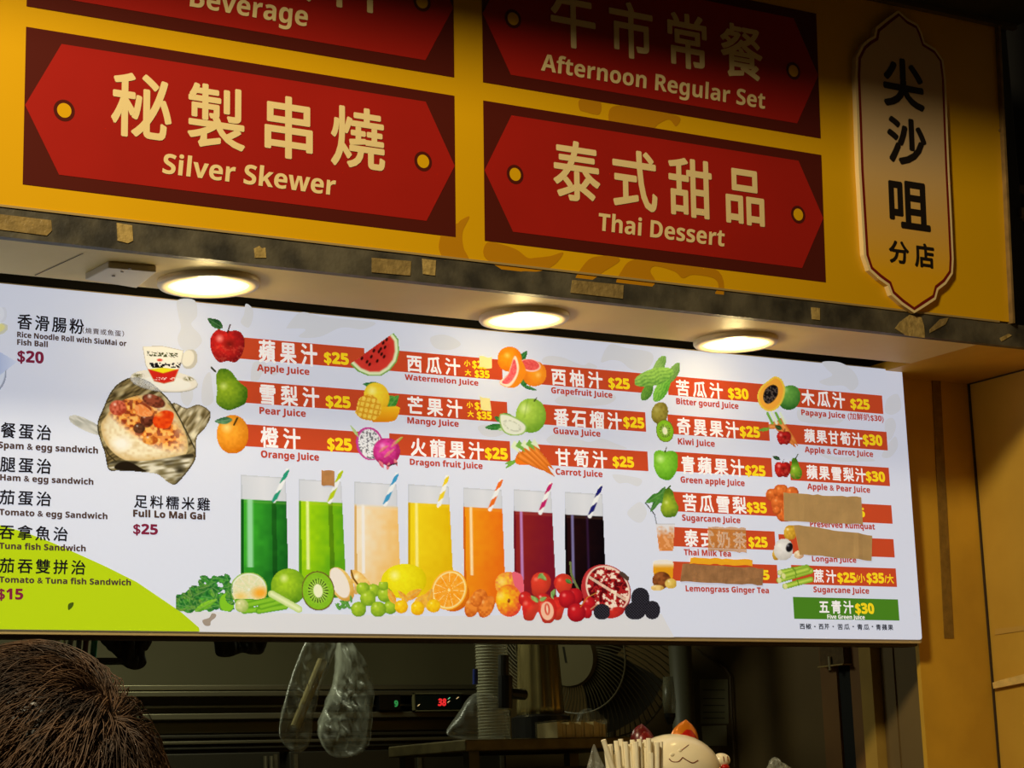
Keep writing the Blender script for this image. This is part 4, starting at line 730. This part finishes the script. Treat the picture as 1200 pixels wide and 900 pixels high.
# commercial fridge of stainless steel
FY=5.0
m_st=mat('stainless_steel',(130,122,96),.45,metal=.85,noise=.2,nscale=3,stretch=(1,1,30)); m_st2=mat('dark_steel',(70,66,54),.4,metal=.7)
xa=onY(130,840,FY)[0]; xb=onY(590,840,FY)[0]
Z=lambda y,Y=FY,x=350: onY(x,y,Y)[2]
fr=root('steel_fridge',((xa+xb)/2,FY+.3,0),'wide stainless steel kitchen fridge with louvred top and red digits','fridge')
obj('cabinet_body',*bx(xa,xb,FY,FY+.6,0.05,Z(803)),m_st2,fr)
for (a,b,t,m) in ((803,809,.02,m_st),(811,817,.045,m_st),(826,829,.02,m_st),(836,843,.04,m_st),(845,858,.008,m_st),(860,864,.03,m_st2),(867,871,.035,m_st),(874,877,.03,m_st2)):
    obj('rail',*bx(xa,xb,FY-t,FY-.0005,Z(b),Z(a)),m,fr,bevel=.002)
for (a,b) in ((140,322),(333,470),(478,586)):
    x0,x1=onY(a,880,FY)[0],onY(b,880,FY)[0]; d=obj('door',*bx(x0,x1,FY-.03,FY-.001,.15,Z(881)),m_st2,fr,bevel=.003)
    for q,w in ((x0+.01,x0+.02),(x1-.02,x1-.01)): obj('door_frame',*bx(q,w,FY-.036,FY-.030,.2,Z(884)),m_st,d)
for x,c in ((311,0),(318,0)): 
    p=onY(x,886,FY-.04); obj('hinge',*tube([p,p-np.array([0,0,.05])],.006,8),m_st,fr)
def disp(x0,y0,x1,y1,m): a=onY(x0,y0,FY-.05);b=onY(x1,y1,FY-.05); return obj('display_panel',*bx(a[0],b[0],FY-.05,FY-.03,b[2],a[2]),m,fr,bevel=.001)
d1=disp(444,814,470,832,mat('black_display',(8,8,8),.3)); d2=disp(487,814,541,831,mat('dark_green_display',(12,22,18),.3))
m_fr=mat('display_frame',(104,98,66),.4); a=onY(485,812,FY-.052);b=onY(543,833,FY-.052); obj('display_frame',*merge(bx(a[0],b[0],FY-.052,FY-.04,a[2]-.003,a[2]),bx(a[0],b[0],FY-.052,FY-.04,b[2],b[2]+.003),bx(a[0],a[0]+.003,FY-.052,FY-.04,b[2],a[2])),m_fr,d2)
FS=Surf((0,FY-.051,0),(1,0,0),(0,0,1))
def led(n,c,e): 
    m=bpy.data.materials.new(n); m.use_nodes=True; p=m.node_tree.nodes['Principled BSDF']; p.inputs['Base Color'].default_value=(0,0,0,1); p.inputs['Emission Color'].default_value=c+(1,); p.inputs['Emission Strength'].default_value=e; return m
l_r=led('red_led',(1,.03,.03),.8); l_g=led('green_led',(.1,.9,.2),.25); l_y=led('amber_led',(1,.7,.3),.7); l_g2=led('bright_green_led',(.3,1,.5),.6)
txt(FS,'38',513,819,522.5,827,l_r,d2,'digits',w=.05,n=4,d=.001,shear=.15); txt(FS,'9',462,821,466,828,l_g,d1,'digits',w=.05,n=3,d=.001)
for x,y,m in ((490.5,826.5,l_y),(525.5,822.5,l_y),(536,818,l_y),(526,818.5,l_g2)): p=FS.locs([(x-1.8,y+1),(x-.6,y+1),(x+1.8,y-1.2),(x+.4,y-1.2)]); obj('indicator',FS.world(p,.001),[(0,1,2,3)],m,d2)
# puffed shapes: bags and cloths
def puff(outline,Y,th,wr,seed,nr=18,cen=None,sm=8):
    q=smooth_poly(outline,sm); c=np.mean(q,0) if cen is None else np.array(cen); n=len(q); V=[];Fs=[]
    W3=[onY(x,y,Y) for x,y in q]; C3=onY(c[0],c[1],Y)
    for side in (-1,1):
        for k in range(nr+1):
            t=1-k/nr*.98
            for i in range(n):
                p=C3+(W3[i]-C3)*t; u=p[0]*60; v=p[2]*18
                z=abs(float(noise2(np.array(u+40),np.array(v+40),1.0,seed+(side>0)))-.5)*2+.9*abs(float(noise2(np.array(u*2.1+v*.7+80),np.array(v*2.2+60),1.0,seed+3))-.5)*2-.2; dp=th*math.sqrt(max(0,1-t**2.5))+wr*(z-.7)*(1-t**6)
                V.append((p[0],p[1]+side*dp,p[2]))
    N=(nr+1)*n
    for s_ in (0,1):
        for k in range(nr):
            for i in range(n):
                a=s_*N+k*n+i;b=s_*N+k*n+(i+1)%n; t=(a,b,b+n,a+n); Fs.append(t if s_ else t[::-1])
        Fs.append(tuple(s_*N+nr*n+i for i in range(n)))
    for i in range(n): Fs.append((i,(i+1)%n,N+(i+1)%n,N+i))
    return V,Fs
m_bag=mat('clear_plastic_bag',(196,196,180),.2,alpha=.22,bump=.6,bscale=30,spec=.9); m_bag2=mat('cloudy_plastic_bag',(186,188,170),.2,alpha=.3,bump=.6,bscale=30,spec=.8)
HY=4.25
obj('plastic_bag',*puff([(372,735),(396,736),(392,760),(378,800),(366,840),(362,872),(350,882),(336,876),(327,858),(334,820),(346,780),(358,752)],HY,.022,.022,1),m_bag2,label='long clear plastic bag of rolled sleeves hanging left under the board',cat='bag',smooth=True)
obj('paper_roll',*tube([onY(378,774,HY),onY(346,852,HY)],.011,12),mat('cream_roll',(196,178,116),.6),label='narrow cream roll inside the long hanging clear bag',cat='roll')
obj('plastic_bag',*puff([(398,738),(412,752),(430,780),(436,810),(434,850),(428,878),(408,888),(386,884),(374,862),(378,838),(388,810),(396,780)],HY+.08,.045,.03,5),m_bag2,label='puffed clear plastic bag hanging right of the long rolled one',cat='bag',smooth=True)
obj('hanging_rail',*tube([onY(40,742,HY+.03),onY(640,738,HY+.03)],.006,8),m_st2,label='thin dark steel rail under the ceiling carrying bags and cloths',cat='rail')
m_cl=mat('black_cloth',(40,38,34),.85,noise=.3,nscale=30,bump=.4)
obj('dark_cloth',*puff([(118,738),(150,738),(178,738),(178,752),(172,762),(169,764),(170,780),(158,785),(146,780),(136,768),(126,760),(118,750)],HY+.03,.03,.02,9),m_cl,label='black cloth hanging above the head, left under the board',cat='cloth',smooth=True)
obj('dark_cloth',*puff([(250,738),(280,738),(312,740),(309,764),(296,767),(284,765),(268,770),(254,768),(251,755)],HY+.03,.02,.015,13),m_cl,label='short black cloth hanging between the head and the clear bags',cat='cloth',smooth=True)
for i,(x,w,c,l) in enumerate(((67,6,(206,206,150),'pale yellow plastic stick in the rack, leftmost of the row behind the head'),(75,4,(196,206,176),'pale green white stick second in the rack behind the head'),(85,6,(110,116,112),'grey stick third in the rack behind the head'),(95,6,(84,90,88),'dark grey stick fourth in the rack behind the head'),(103,6,(110,70,60),'brownish red stick fifth in the rack behind the head'),(113,7,(70,150,110),'green plastic stick, rightmost of the rack behind the head'))):
    a=onY(x-w/2,735,4.3); b=onY(x+w/2-(4 if i>1 else 0),772,4.3); ww=(onY(x+w/2,740,4.3)-onY(x-w/2,740,4.3))[0]
    obj('plastic_stick',*tube([(a[0]+ww/2,4.3,a[2]+.02),(b[0]-ww/2 if i>1 else a[0]+ww/2,4.3,b[2])],ww/2,10),mat('stick_%d'%i,c,.4),label=l,cat='stick')
obj('stick_rack',*bx(onY(40,740,4.3)[0],onY(150,740,4.3)[0],4.27,4.33,onY(90,772,4.3)[2]-.01,onY(90,772,4.3)[2]-.0),m_st2,label='dark shelf edge holding the coloured sticks behind the head',cat='rack')
# worktop with cups, jug, napkins
SY=4.15; st=onY(600,868,SY)[2]
xa=onY(512,870,SY)[0]; xe=onY(735,870,SY)[0]
wt=root('worktop_unit',((xa+xe)/2,SY+.1,0),'narrow dark kitchen shelf unit carrying cups, jug and wrapped stack','shelf')
obj('top',*bx(xa,xe,SY-.12,SY+.22,st-.025,st),mat('worn_steel_top',(110,98,62),.45,metal=.4,noise=.4,nscale=30),wt,bevel=.003)
for x in (xa+.02,xe-.04):
    for y in (SY-.1,SY+.18): obj('leg',*bx(x,x+.025,y,y+.025,0,st-.025),m_st2,wt)
obj('lower_panel',*bx(xa+.05,xe-.05,SY-.06,SY+.2,.3,st-.06),mat('shelf_dark_fill',(34,30,22),.7),wt)
px2=lambda px,Y=SY: (onY(px+.5,820,Y)[0]-onY(px-.5,820,Y)[0])
def stack_cups(px,pw,y0,y1,Y,label,k0=.9):
    c=onY(px,(y0+y1)/2,Y); r=pw/2*px2(px); zt=onY(px,y0,Y)[2]; zb=st; prof=[]; n=int((zt-zb)/.0065)
    for i in range(n+1):
        z=zb+(zt-zb)*i/n; prof+=[(r*(.93),z),(r,z+.002),(r*.93,z+.004)]
    return obj('cup_stack',*lathe(c[0],Y,prof,24),m_bag2 if k0<.5 else mat('milky_cups',(190,186,158),.25,alpha=.55,spec=.8),label=label,cat='cups',smooth=False)
stack_cups(577,34,738,867,SY+.02,'tall stack of clear plastic cups on the kitchen shelf')
obj('plastic_bag',*puff([(552,815),(566,812),(586,820),(592,850),(590,866),(560,868),(530,864),(524,856),(538,836)],SY-.05,.03,.01,21),m_bag,label='crumpled clear bag on the shelf in front of the cup stack',cat='bag',smooth=True)
b=onY(557,800,SY); obj('blue_marker',*tube([onY(557,784,SY-.06),onY(557,802,SY-.06)],.006,10),mat('blue_cap',(44,58,140),.4),label='small blue capped object by the top of the cup stack',cat='marker')
c=onY(632,800,SY+.08)
jr=20*px2(632); zt=onY(632,744,SY+.08)[2]; zbm=onY(632,838,SY+.08)[2]
V=[];Fs=[];n=48
for k,z in enumerate(np.linspace(zbm,zt+.05,14)):
    for i in range(n):
        a=2*math.pi*i/n; rr=jr*(1.15-.25*k/13)*(1+.05*math.cos(a*12)); V.append((c[0]+rr*math.cos(a),SY+.08+rr*math.sin(a),z))
for k in range(13):
    for i in range(n): a=k*n+i;b=k*n+(i+1)%n; Fs.append((a,b,b+n,a+n))
Fs+= [tuple(range(n))[::-1],tuple(range(13*n,14*n))]
jg=root('steel_jug',(c[0],SY+.08,st),'fluted shiny container on a dark base beside the fan','container')
obj('body',V,Fs,mat('fluted_steel',(190,170,110),.25,metal=.7,noise=.3,nscale=12,stretch=(6,6,1)),jg,smooth=True)
obj('base',*lathe(c[0],SY+.08,[(jr*1.5,st),(jr*1.5,zbm-.005),(jr*1.2,zbm)],28),mat('black_plastic',(18,16,14),.4),jg,smooth=False)
tpp=root('black_tap',tuple(onY(590,800,SY-.02)),'black plastic lever tap between the cups and the fluted container','tap')
obj('lever',*tube([onY(590,768,SY-.07),onY(590,792,SY-.07)],.012,12),mat('grey_black_plastic',(50,48,42),.4),tpp); obj('valve_body',*tube([onY(592,792,SY-.07),onY(592,830,SY-.07)],[.016,.018][0],12),MATS['black_plastic'],tpp); obj('spout',*tube([onY(592,812,SY-.07),onY(614,814,SY-.05)],.012,12),MATS['black_plastic'],tpp)
a=onY(652,846,SY-.1); b=onY(710,874,SY-.1)
nk=root('wrapped_stack',((a[0]+b[0])/2,SY-.06,st),'film wrapped stack of cream lids on the kitchen shelf beside the fan','pack')
m_lid=mat('cream_lids',(240,214,150),.5,noise=.2,nscale=20)
nl=16; w=(b[0]-a[0])/nl; zz=onY(670,872,SY-.1)[2]
for i in range(nl): v,f=bx(a[0]+i*w+.0006,a[0]+(i+1)*w-.0006,SY-.1-.002*(i%3==0),SY-.02,st,a[2]-.002*(i%4)); obj('lid',v,f,m_lid,nk)
obj('film_wrap',*bx(a[0]-.003,b[0]+.003,SY-.106,SY-.016,st,a[2]+.004),mat('thin_film',(230,220,180),.12,alpha=.16,bump=1,bscale=40,spec=1),nk,bevel=.002)
obj('plastic_bag',*puff([(676,846),(680,834),(690,830),(702,836),(712,846),(700,852),(684,852)],SY-.05,.02,.008,31),m_bag,label='scrunched clear bag lying on top of the wrapped stack',cat='bag',smooth=True)
# fan
FC=onY(684,757,4.55); fn_=root('pedestal_fan',(FC[0],4.65,0),'dim pedestal fan with round wire guard and blank hub plate in the kitchen','fan')
ax=np.array([-.86,-.42,-.26]); ax/=np.linalg.norm(ax); ux=np.cross(ax,[0,0,1]); ux/=np.linalg.norm(ux); uy=np.cross(ux,ax)
RF=97*px2(694,4.55)
m_w=mat('fan_wire',(96,86,58),.5); m_hub=mat('fan_hub',(112,102,70),.5)
parts=[]
for i in range(84):
    a=2*math.pi*i/84; pts=[]
    for t in np.linspace(.26,1,8):
        an=a+1.0*(t-.26)**1.3; r=RF*t; pts.append(FC+ux*r*math.cos(an)+uy*r*math.sin(an)+ax*(.09*(1-t**3)))
    obj('guard_wire',*tube(pts,.0015,4,False),m_w,fn_)
for rr,dz in ((1,0),(.98,-.03),(.62,.072)):
    obj('guard_ring',*tube([FC+ux*RF*rr*math.cos(a)+uy*RF*rr*math.sin(a)+ax*dz for a in np.linspace(0,2*math.pi,49)],.0022,6,False),m_w,fn_)
def disc(c,r,h,n=36):
    V=[c+ux*r*math.cos(2*math.pi*i/n)+uy*r*math.sin(2*math.pi*i/n) for i in range(n)]+[c+ux*r*.93*math.cos(2*math.pi*i/n)+uy*r*.93*math.sin(2*math.pi*i/n)+ax*h for i in range(n)]
    return V,[tuple(range(n))[::-1],tuple(range(n,2*n))]+[(i,(i+1)%n,(i+1)%n+n,i+n) for i in range(n)]
obj('hub_plate',*disc(FC+ax*.088,RF*.34,.01),m_hub,fn_)
HS=FC+ax*.0985; obj('hub_mark',[HS+ux*.003+uy*.02,HS-ux*.003+uy*.02,HS-ux*.003-uy*.02,HS+ux*.003-uy*.02],[(0,1,2,3)],m_st2,fn_)
for i in range(3):
    V=[];nb=10
    for s_ in range(nb+1):
        t=s_/nb; r=RF*(.2+.7*t)
        for k in range(5):
            an=2*math.pi*i/3+(k/4-.5)*(1.3-.2*t); V.append(FC+ux*r*math.cos(an)+uy*r*math.sin(an)+ax*(.02*(k/4-.5)*2-.0))
    obj('blade',V,[(s_*5+k,s_*5+k+1,(s_+1)*5+k+1,(s_+1)*5+k) for s_ in range(nb) for k in range(4)],mat('dark_fan_blade',(60,54,40),.4),fn_,smooth=True)
bk=FC-ax*.12; obj('motor_housing',*tube([FC-ax*.03,bk,bk-ax*.04],[.06,.055,.03],20),m_hub,fn_,smooth=True)
obj('pole',*tube([(bk[0],bk[1],bk[2]),(bk[0],bk[1],.03)],.014,12),m_hub,fn_); obj('foot',*lathe(bk[0],bk[1],[(.12,0),(.12,.02),(.05,.04)],32),m_hub,fn_)
# tall grey cylinder with black cap
cb=onY(799,800,4.3)
wd=root('water_pipe',(cb[0],4.3,0),'tall rounded grey plastic pipe column right of the fan','pipe')
obj('column',*lathe(cb[0],4.3,[(.028,0),(.028,2.3)],28),mat('grey_pvc',(84,80,60),.5),wd,smooth=True)
cz_=onY(785,838,4.24); obj('black_nozzle',*lathe(cz_[0],4.24,[(.006,cz_[2]-.022),(.013,cz_[2]-.005),(.014,cz_[2]+.004)],16),MATS['black_plastic'],wd); obj('bottle_neck',*lathe(cz_[0],4.24,[(.013,cz_[2]+.004),(.016,cz_[2]+.03),(.012,cz_[2]+.09)],20),mat('clear_grey',(130,126,100),.3,alpha=.5),wd,smooth=True)
# ================================================================= COUNTER, LUCKY CAT, STRAWS
CY=3.55; ctz=onY(800,862,CY)[2]-.235
ct=root('counter',(2.4,CY,0),'front service counter below the menu board','counter')
obj('top',*bx(.9,XR-.02,CY-.22,CY+.09,ctz-.04,ctz),mat('counter_stone',(120,108,84),.3,noise=.3,nscale=20),ct,bevel=.004)
obj('front_panel',*bx(.95,XR-.05,CY-.17,CY+.05,0,ctz-.04),m_mustard,ct)
m_cat=mat('cream_porcelain',(250,234,196),.18,noise=.03,nscale=8); m_cr=mat('cat_red',(176,26,14),.25); m_co=mat('cat_orange_gold',(214,120,24),.25,metal=.2); m_cd=mat('cat_brown_paint',(130,66,30),.3)
hc=onY(789,903,CY); hx,hz=hc[0],hc[2]; hr=(onY(833,893,CY)[0]-onY(740,893,CY)[0])/2
cat=root('lucky_cat',(hx,CY,ctz),'cream porcelain beckoning cat figurine with red ears on the counter','figurine')
V=[];Fs=[]
def ellips(c,r,n=28,mm=18,f=None):
    V=[];Fs=[]
    for j in range(mm+1):
        th=math.pi*j/mm
        for i in range(n):
            a=2*math.pi*i/n; p=np.array([math.sin(th)*math.cos(a),math.sin(th)*math.sin(a),math.cos(th)]); 
            if f: p=f(p)
            V.append(tuple(np.array(c)+p*np.array(r)))
    for j in range(mm):
        for i in range(n): a=j*n+i;b=j*n+(i+1)%n; Fs.append((a,a+n,b+n,b))
    return V,Fs
hh=onY(785,860,CY)[2]-hz
obj('head',*ellips((hx,CY,hz),(hr,hr*.82,hh),f=lambda p:p*np.array([1+.06*(1-abs(p[2])),1,1])),m_cat,cat,smooth=True)
obj('body',*lathe(hx,CY,[(.05,ctz),(hr*.95,ctz+.01),(hr*1.05,ctz+.06),(hr*.9,ctz+.12),(hr*.6,hz-hh*.6)],28),m_cat,cat,smooth=True)
obj('collar',*tube([(hx+hr*.62*math.cos(a),CY+hr*.55*math.sin(a),hz-hh*.92) for a in np.linspace(0,2*math.pi,33)],.006,8,False),m_cr,cat,smooth=True)
obj('bell',*ellips((hx,CY-hr*.66,hz-hh*1.0),(.01,.01,.01),14,8),m_co,cat,smooth=True)
def ear(px0,px1,pyb,ptx,pty,name,mo,mi,yo=0):
    a=onY(px0,pyb,CY+yo);b=onY(px1,pyb+4,CY+yo);t=onY(ptx,pty,CY+yo); V=[];n=12
    def cone(s,dy,c0):
        V=[]
        mid=(a+b)/2; ex=(b-a)/2*s; top=mid+(t-mid)*s
        for k in range(7):
            q=k/6; w=(1-q**3.4)
            for i in range(n):
                an=2*math.pi*i/n; V.append(mid+(top-mid)*q+ex*w*math.cos(an)+np.array([0,.018*s*w*math.sin(an)+dy,0]))
        return V,[(k*n+i,k*n+(i+1)%n,(k+1)*n+(i+1)%n,(k+1)*n+i) for k in range(6) for i in range(n)]
    e=obj(name,*cone(1,0,0),mo,cat,smooth=True); obj('inner_ear',*cone(.76,-.008,0),mi,e,smooth=True)
ear(784,817,876,804,843,'ear',m_co,m_cr,.012); ear(740,767,874,752,848,'ear',mat('shaded_red_ear',(90,14,12),.3),mat('shaded_red_inner',(110,22,20),.3),.035)  # left ear: its shade is put into the colour as darker reds
def onface(px,py):
    # point on the front of the head ellipsoid along the view ray
    r=ray(px,py); r/=np.linalg.norm(r); A=np.array([hr*1.03,hr*.82,hh]); o=(CAM-np.array([hx,CY,hz]))/A; d=r/A; b=o@d; c=o@o-1; k=b*b-(d@d)*c
    t=(-b-math.sqrt(max(k,0)))/(d@d); return CAM+r*t
for P_ in ([(784,889),(788,892.5),(795,892.5),(800,887.5)],[(800,887.5),(805,891),(812,894),(818,891)]): obj('mouth_line',*tube([onface(*p) for p in smooth_poly(P_+P_[::-1],4)[:13]],.0011,6),m_cd,cat)
obj('brow_line',*tube([onface(*p) for p in ((798,880),(803,876),(807,873))],.001,6),m_cd,cat)
e=onface(797,879.5); obj('nose',*ellips(e,(.0042,.003,.0034),12,8),m_cat,cat,smooth=True); e=onface(788,884.5); obj('cheek_bump',*ellips(e,(.005,.003,.004),12,8),m_cat,cat,smooth=True)
pa=onY(845,891,CY-.02)
obj('raised_arm',*tube([(hx+hr*.7,CY,ctz+.09),(pa[0]+.002,CY-.02,pa[2]-.06),(pa[0],CY-.02,pa[2]-.01)],[.022,.017,.014],16),m_cat,cat,smooth=True)
obj('paw',*ellips(pa,(.0195,.017,.0145)),m_cat,cat,smooth=True)
for dx in (-.006,.004): obj('toe_line',*tube([pa+np.array([dx,-.0165,.007]),pa+np.array([dx,-.0175,-.002])],.001,6),m_cd,cat)
obj('paw_pad',*ellips(pa+np.array([0,-.012,-.014]),(.010,.008,.006),12,8),m_cr,cat,smooth=True)
# straws
SYY=CY-.12; sb=onY(748,925,SYY)
m_stw=mat('cream_paper_straw',(255,242,208),.5,noise=.08,nscale=40)
hd=root('straw_holder',(sb[0],SYY,ctz),'clear crinkled plastic cup holding the wrapped straws on the counter','cup')
hr2=.052; obj('cup',*lathe(sb[0],SYY,[(hr2*.8,ctz),(hr2,sb[2])],28,cap=False),m_bag2,hd,smooth=True); obj('bottom',*lathe(sb[0],SYY,[(hr2*.8,ctz+.001),(hr2*.8,ctz+.003)],28),m_bag2,hd)
tops=[(707,867),(714,874),(722,868),(727,866),(733,869),(737,872),(741,867),(745,869),(749,866),(752,870),(756,867),(760,865),(763,869),(766,871),(770,870),(774,869),(718,884),(731,878),(744,876),(757,876),(768,878),(724,880),(711,880),(715,872),(729,872),(743,871),(748,878),(772,880),(763,882),(738,880)]
ORD='first second third fourth fifth sixth seventh eighth ninth tenth eleventh twelfth thirteenth fourteenth fifteenth sixteenth seventeenth eighteenth nineteenth twentieth twenty-first twenty-second twenty-third twenty-fourth twenty-fifth twenty-sixth twenty-seventh twenty-eighth twenty-ninth thirtieth'.split()
for i,(x,y) in enumerate(tops):
    yo=SYY+((i*37)%7-3)*.006; t=onY(x,y,yo); bpt=np.array([sb[0]+(t[0]-sb[0])*(.8 if i else .1),SYY+(yo-SYY)*.6,ctz+.006])
    rk=sorted(tops).index((x,y)); lab='cream paper wrapped straw, %s from the left in the bunch left of the cat'%ORD[rk]
    if i==0: lab='cream paper straw leaning furthest left out of the bunch'
    obj('wrapped_straw',*tube([bpt,t],.0050,8),m_stw,label=lab,cat='straw',group='paper straws in the counter bunch',origin=bpt)
obj('plastic_bag',*puff([(688,905),(692,884),(696,872),(700,880),(705,892),(711,905),(702,914)],SYY-.06,.006,.012,41),m_bag,label='crinkled clear wrapper at the left of the straw bunch',cat='wrapper',smooth=True)
obj('plastic_bag',*puff([(898,912),(902,893),(908,887),(914,892),(926,900),(930,912)],CY,.015,.01,43),m_bag2,label='knotted pale plastic bag tip on the counter right of the cat',cat='bag',smooth=True)
# ================================================================= PERSON
HC=CAM+ray(34,976)/np.linalg.norm(ray(34,976))*1.62
person=root('person',(HC[0],HC[1]-.02,0),'person with short brown black hair seen from behind, lower left','person')
def skinbody():
    k=HC[2]/1.6; x,y=HC[0],HC[1]-.02
    J={'pel':(0,0,.93,.13),'ab':(0,.0,1.08,.12),'ch':(0,0,1.24,.135),'nb':(0,0,1.38,.075),'nk':(0,.01,1.43,.055),'hd':(0,.02,1.50,.06),
       'sl':(-.17,0,1.34,.062),'el':(-.22,.02,1.07,.045),'wl':(-.2,.14,.88,.03),'sr':(.17,0,1.34,.062),'er':(.22,.02,1.07,.045),'wr':(.2,.14,.88,.03),
       'hl':(-.09,0,.88,.09),'kl':(-.1,.01,.48,.06),'al':(-.1,0,.08,.042),'tl':(-.1,.14,.04,.035),'hr':(.09,0,.88,.09),'kr':(.1,.01,.48,.06),'ar':(.1,0,.08,.042),'tr':(.1,.14,.04,.035)}
    E_=[('pel','ab'),('ab','ch'),('ch','nb'),('nb','nk'),('nk','hd'),('ch','sl'),('sl','el'),('el','wl'),('ch','sr'),('sr','er'),('er','wr'),('pel','hl'),('hl','kl'),('kl','al'),('al','tl'),('pel','hr'),('hr','kr'),('kr','ar'),('ar','tr')]
    for s_,w in ((-1,'wl'),(1,'wr')):
        for i in range(5):
            b_=J[w]; f0='f%s%da'%(w,i); f1='f%s%db'%(w,i); sp=(i-2)*.017
            if i==0: J[f0]=(b_[0]-s_*.03,b_[1]+.03,b_[2]-.03,.010); J[f1]=(b_[0]-s_*.035,b_[1]+.055,b_[2]-.05,.008)
            else: J[f0]=(b_[0]+sp*.3,b_[1]+.05+sp*.8,b_[2]-.07,.010); J[f1]=(b_[0]+sp*.3-s_*.01,b_[1]+.075+sp*.8,b_[2]-.10-.008*(2-abs(i-2.5)),.008)
            E_+=[(w,f0),(f0,f1)]
    ks=list(J); me=bpy.data.meshes.new('body'); me.from_pydata([(J[q][0],J[q][1],J[q][2]*k) for q in ks],[(ks.index(a),ks.index(b)) for a,b in E_],[])
    o=bpy.data.objects.new('body',me); COL.objects.link(o); o.parent=person; sk=o.modifiers.new('skin','SKIN'); su=o.modifiers.new('sub','SUBSURF'); su.levels=2; su.render_levels=2
    for i,q in enumerate(ks): me.skin_vertices[0].data[i].radius=(J[q][3],J[q][3]); me.skin_vertices[0].data[i].use_root=(q=='pel')
    me.materials.append(mat('dark_jacket',(40,38,40),.8)); return o
skinbody()
m_skin=mat('skin',(196,142,104),.5)
def headf(p):
    q=p.copy()
    if q[2]<0: q[0]*=1-.28*(-q[2])**1.5; q[1]=q[1]*(1-.15*(-q[2]))+.10*(-q[2])
    if q[1]>.8: q[1]+=.0
    return q
HR=np.array([.080,.096,.112])
obj('head',*ellips(HC,HR,32,24,headf),m_skin,person,smooth=True)
fy=HC[1]+HR[1]*.97
obj('nose',*tube([(HC[0],fy-.002,HC[2]+.012),(HC[0],fy+.016,HC[2]-.02),(HC[0],fy+.002,HC[2]-.028)],[.006,.012,.009],10),m_skin,person,smooth=True)
for s_ in (-1,1):
    obj('eye',*ellips((HC[0]+s_*.031,fy-.012,HC[2]+.004),(.012,.010,.008),14,10),mat('eye_white',(230,226,220),.2),person,smooth=True)
    obj('ear',*ellips((HC[0]+s_*.078,HC[1]+.01,HC[2]-.012),(.009,.018,.03),16,12),m_skin,person,smooth=True)
obj('mouth',*ellips((HC[0],fy-.010,HC[2]-.052),(.024,.008,.006),14,8),mat('lips',(160,86,76),.5),person,smooth=True)
m_hair=mat('dark_brown_hair',(30,20,14),.4,spec=.5)
m_hs=mat('brown_hair_strands',(112,80,52),.6,noise=.6,nscale=30,col2=(44,30,20),spec=.35)
cap=lambda p:p*(1 if True else 0)
def capf(p):
    q=headf(p); cut=-.45-.35*max(0,-p[1]); 
    return q
V,Fs=ellips(HC,HR*1.06+.004,36,26,headf)
V=np.array(V); keep=[]
for f in Fs:
    c=(V[list(f)].mean(0)-HC)/HR
    if not (c[1]>.35 and c[2]<.38) and c[2]>-.75: keep.append(f)
hair=obj('hair',V,keep,m_hair,person,smooth=True)
Wd=(CAM+ray(140,822)/np.linalg.norm(ray(140,822))*1.57-HC)/HR; Wd/=np.linalg.norm(Wd)
SV=[];SF=[];n=0
for i in range(15000):
    p=rng.normal(size=3); p/=np.linalg.norm(p)
    if p[2]<-.5 or (p[1]>.4 and p[2]<.35): continue
    L=rng.uniform(.035,.065); ns=6; q=p.copy(); pts=[]; lift=rng.uniform(.004,.013); sw=rng.normal()*.35+.35; 
    jit=rng.normal(size=3)*.22
    for s_ in range(ns):
        Q=headf(q.copy()); pts.append(HC+Q*(HR*1.06+.004)+(q*lift*(math.sin(min(1,s_/2.2)*1.57)+.02*s_)))
        aw=q-Wd; aw-=q*(aw@q); l=np.linalg.norm(aw)+1e-6; aw/=l; rot=np.cross(q,aw); t=aw+rot*sw*math.exp(-l*1.5)+jit+np.array([-.12,0,-.22]); t-=q*(t@q); t/=np.linalg.norm(t)+1e-9
        q=q+t*(L/ns)/.1; q/=np.linalg.norm(q)
    w=rng.uniform(.00028,.0006); v,f=tube(pts,[w,w,w,w*.9,w*.7,w*.2],3,False); SV+=v; SF+=[tuple(a+n for a in x) for x in f]; n+=len(v)
hs=obj('hair_strands',SV,SF,m_hs,hair,kind='stuff',smooth=True)
bpy.data.objects.remove(TO); bpy.data.curves.remove(TC)
bpy.context.view_layer.update()
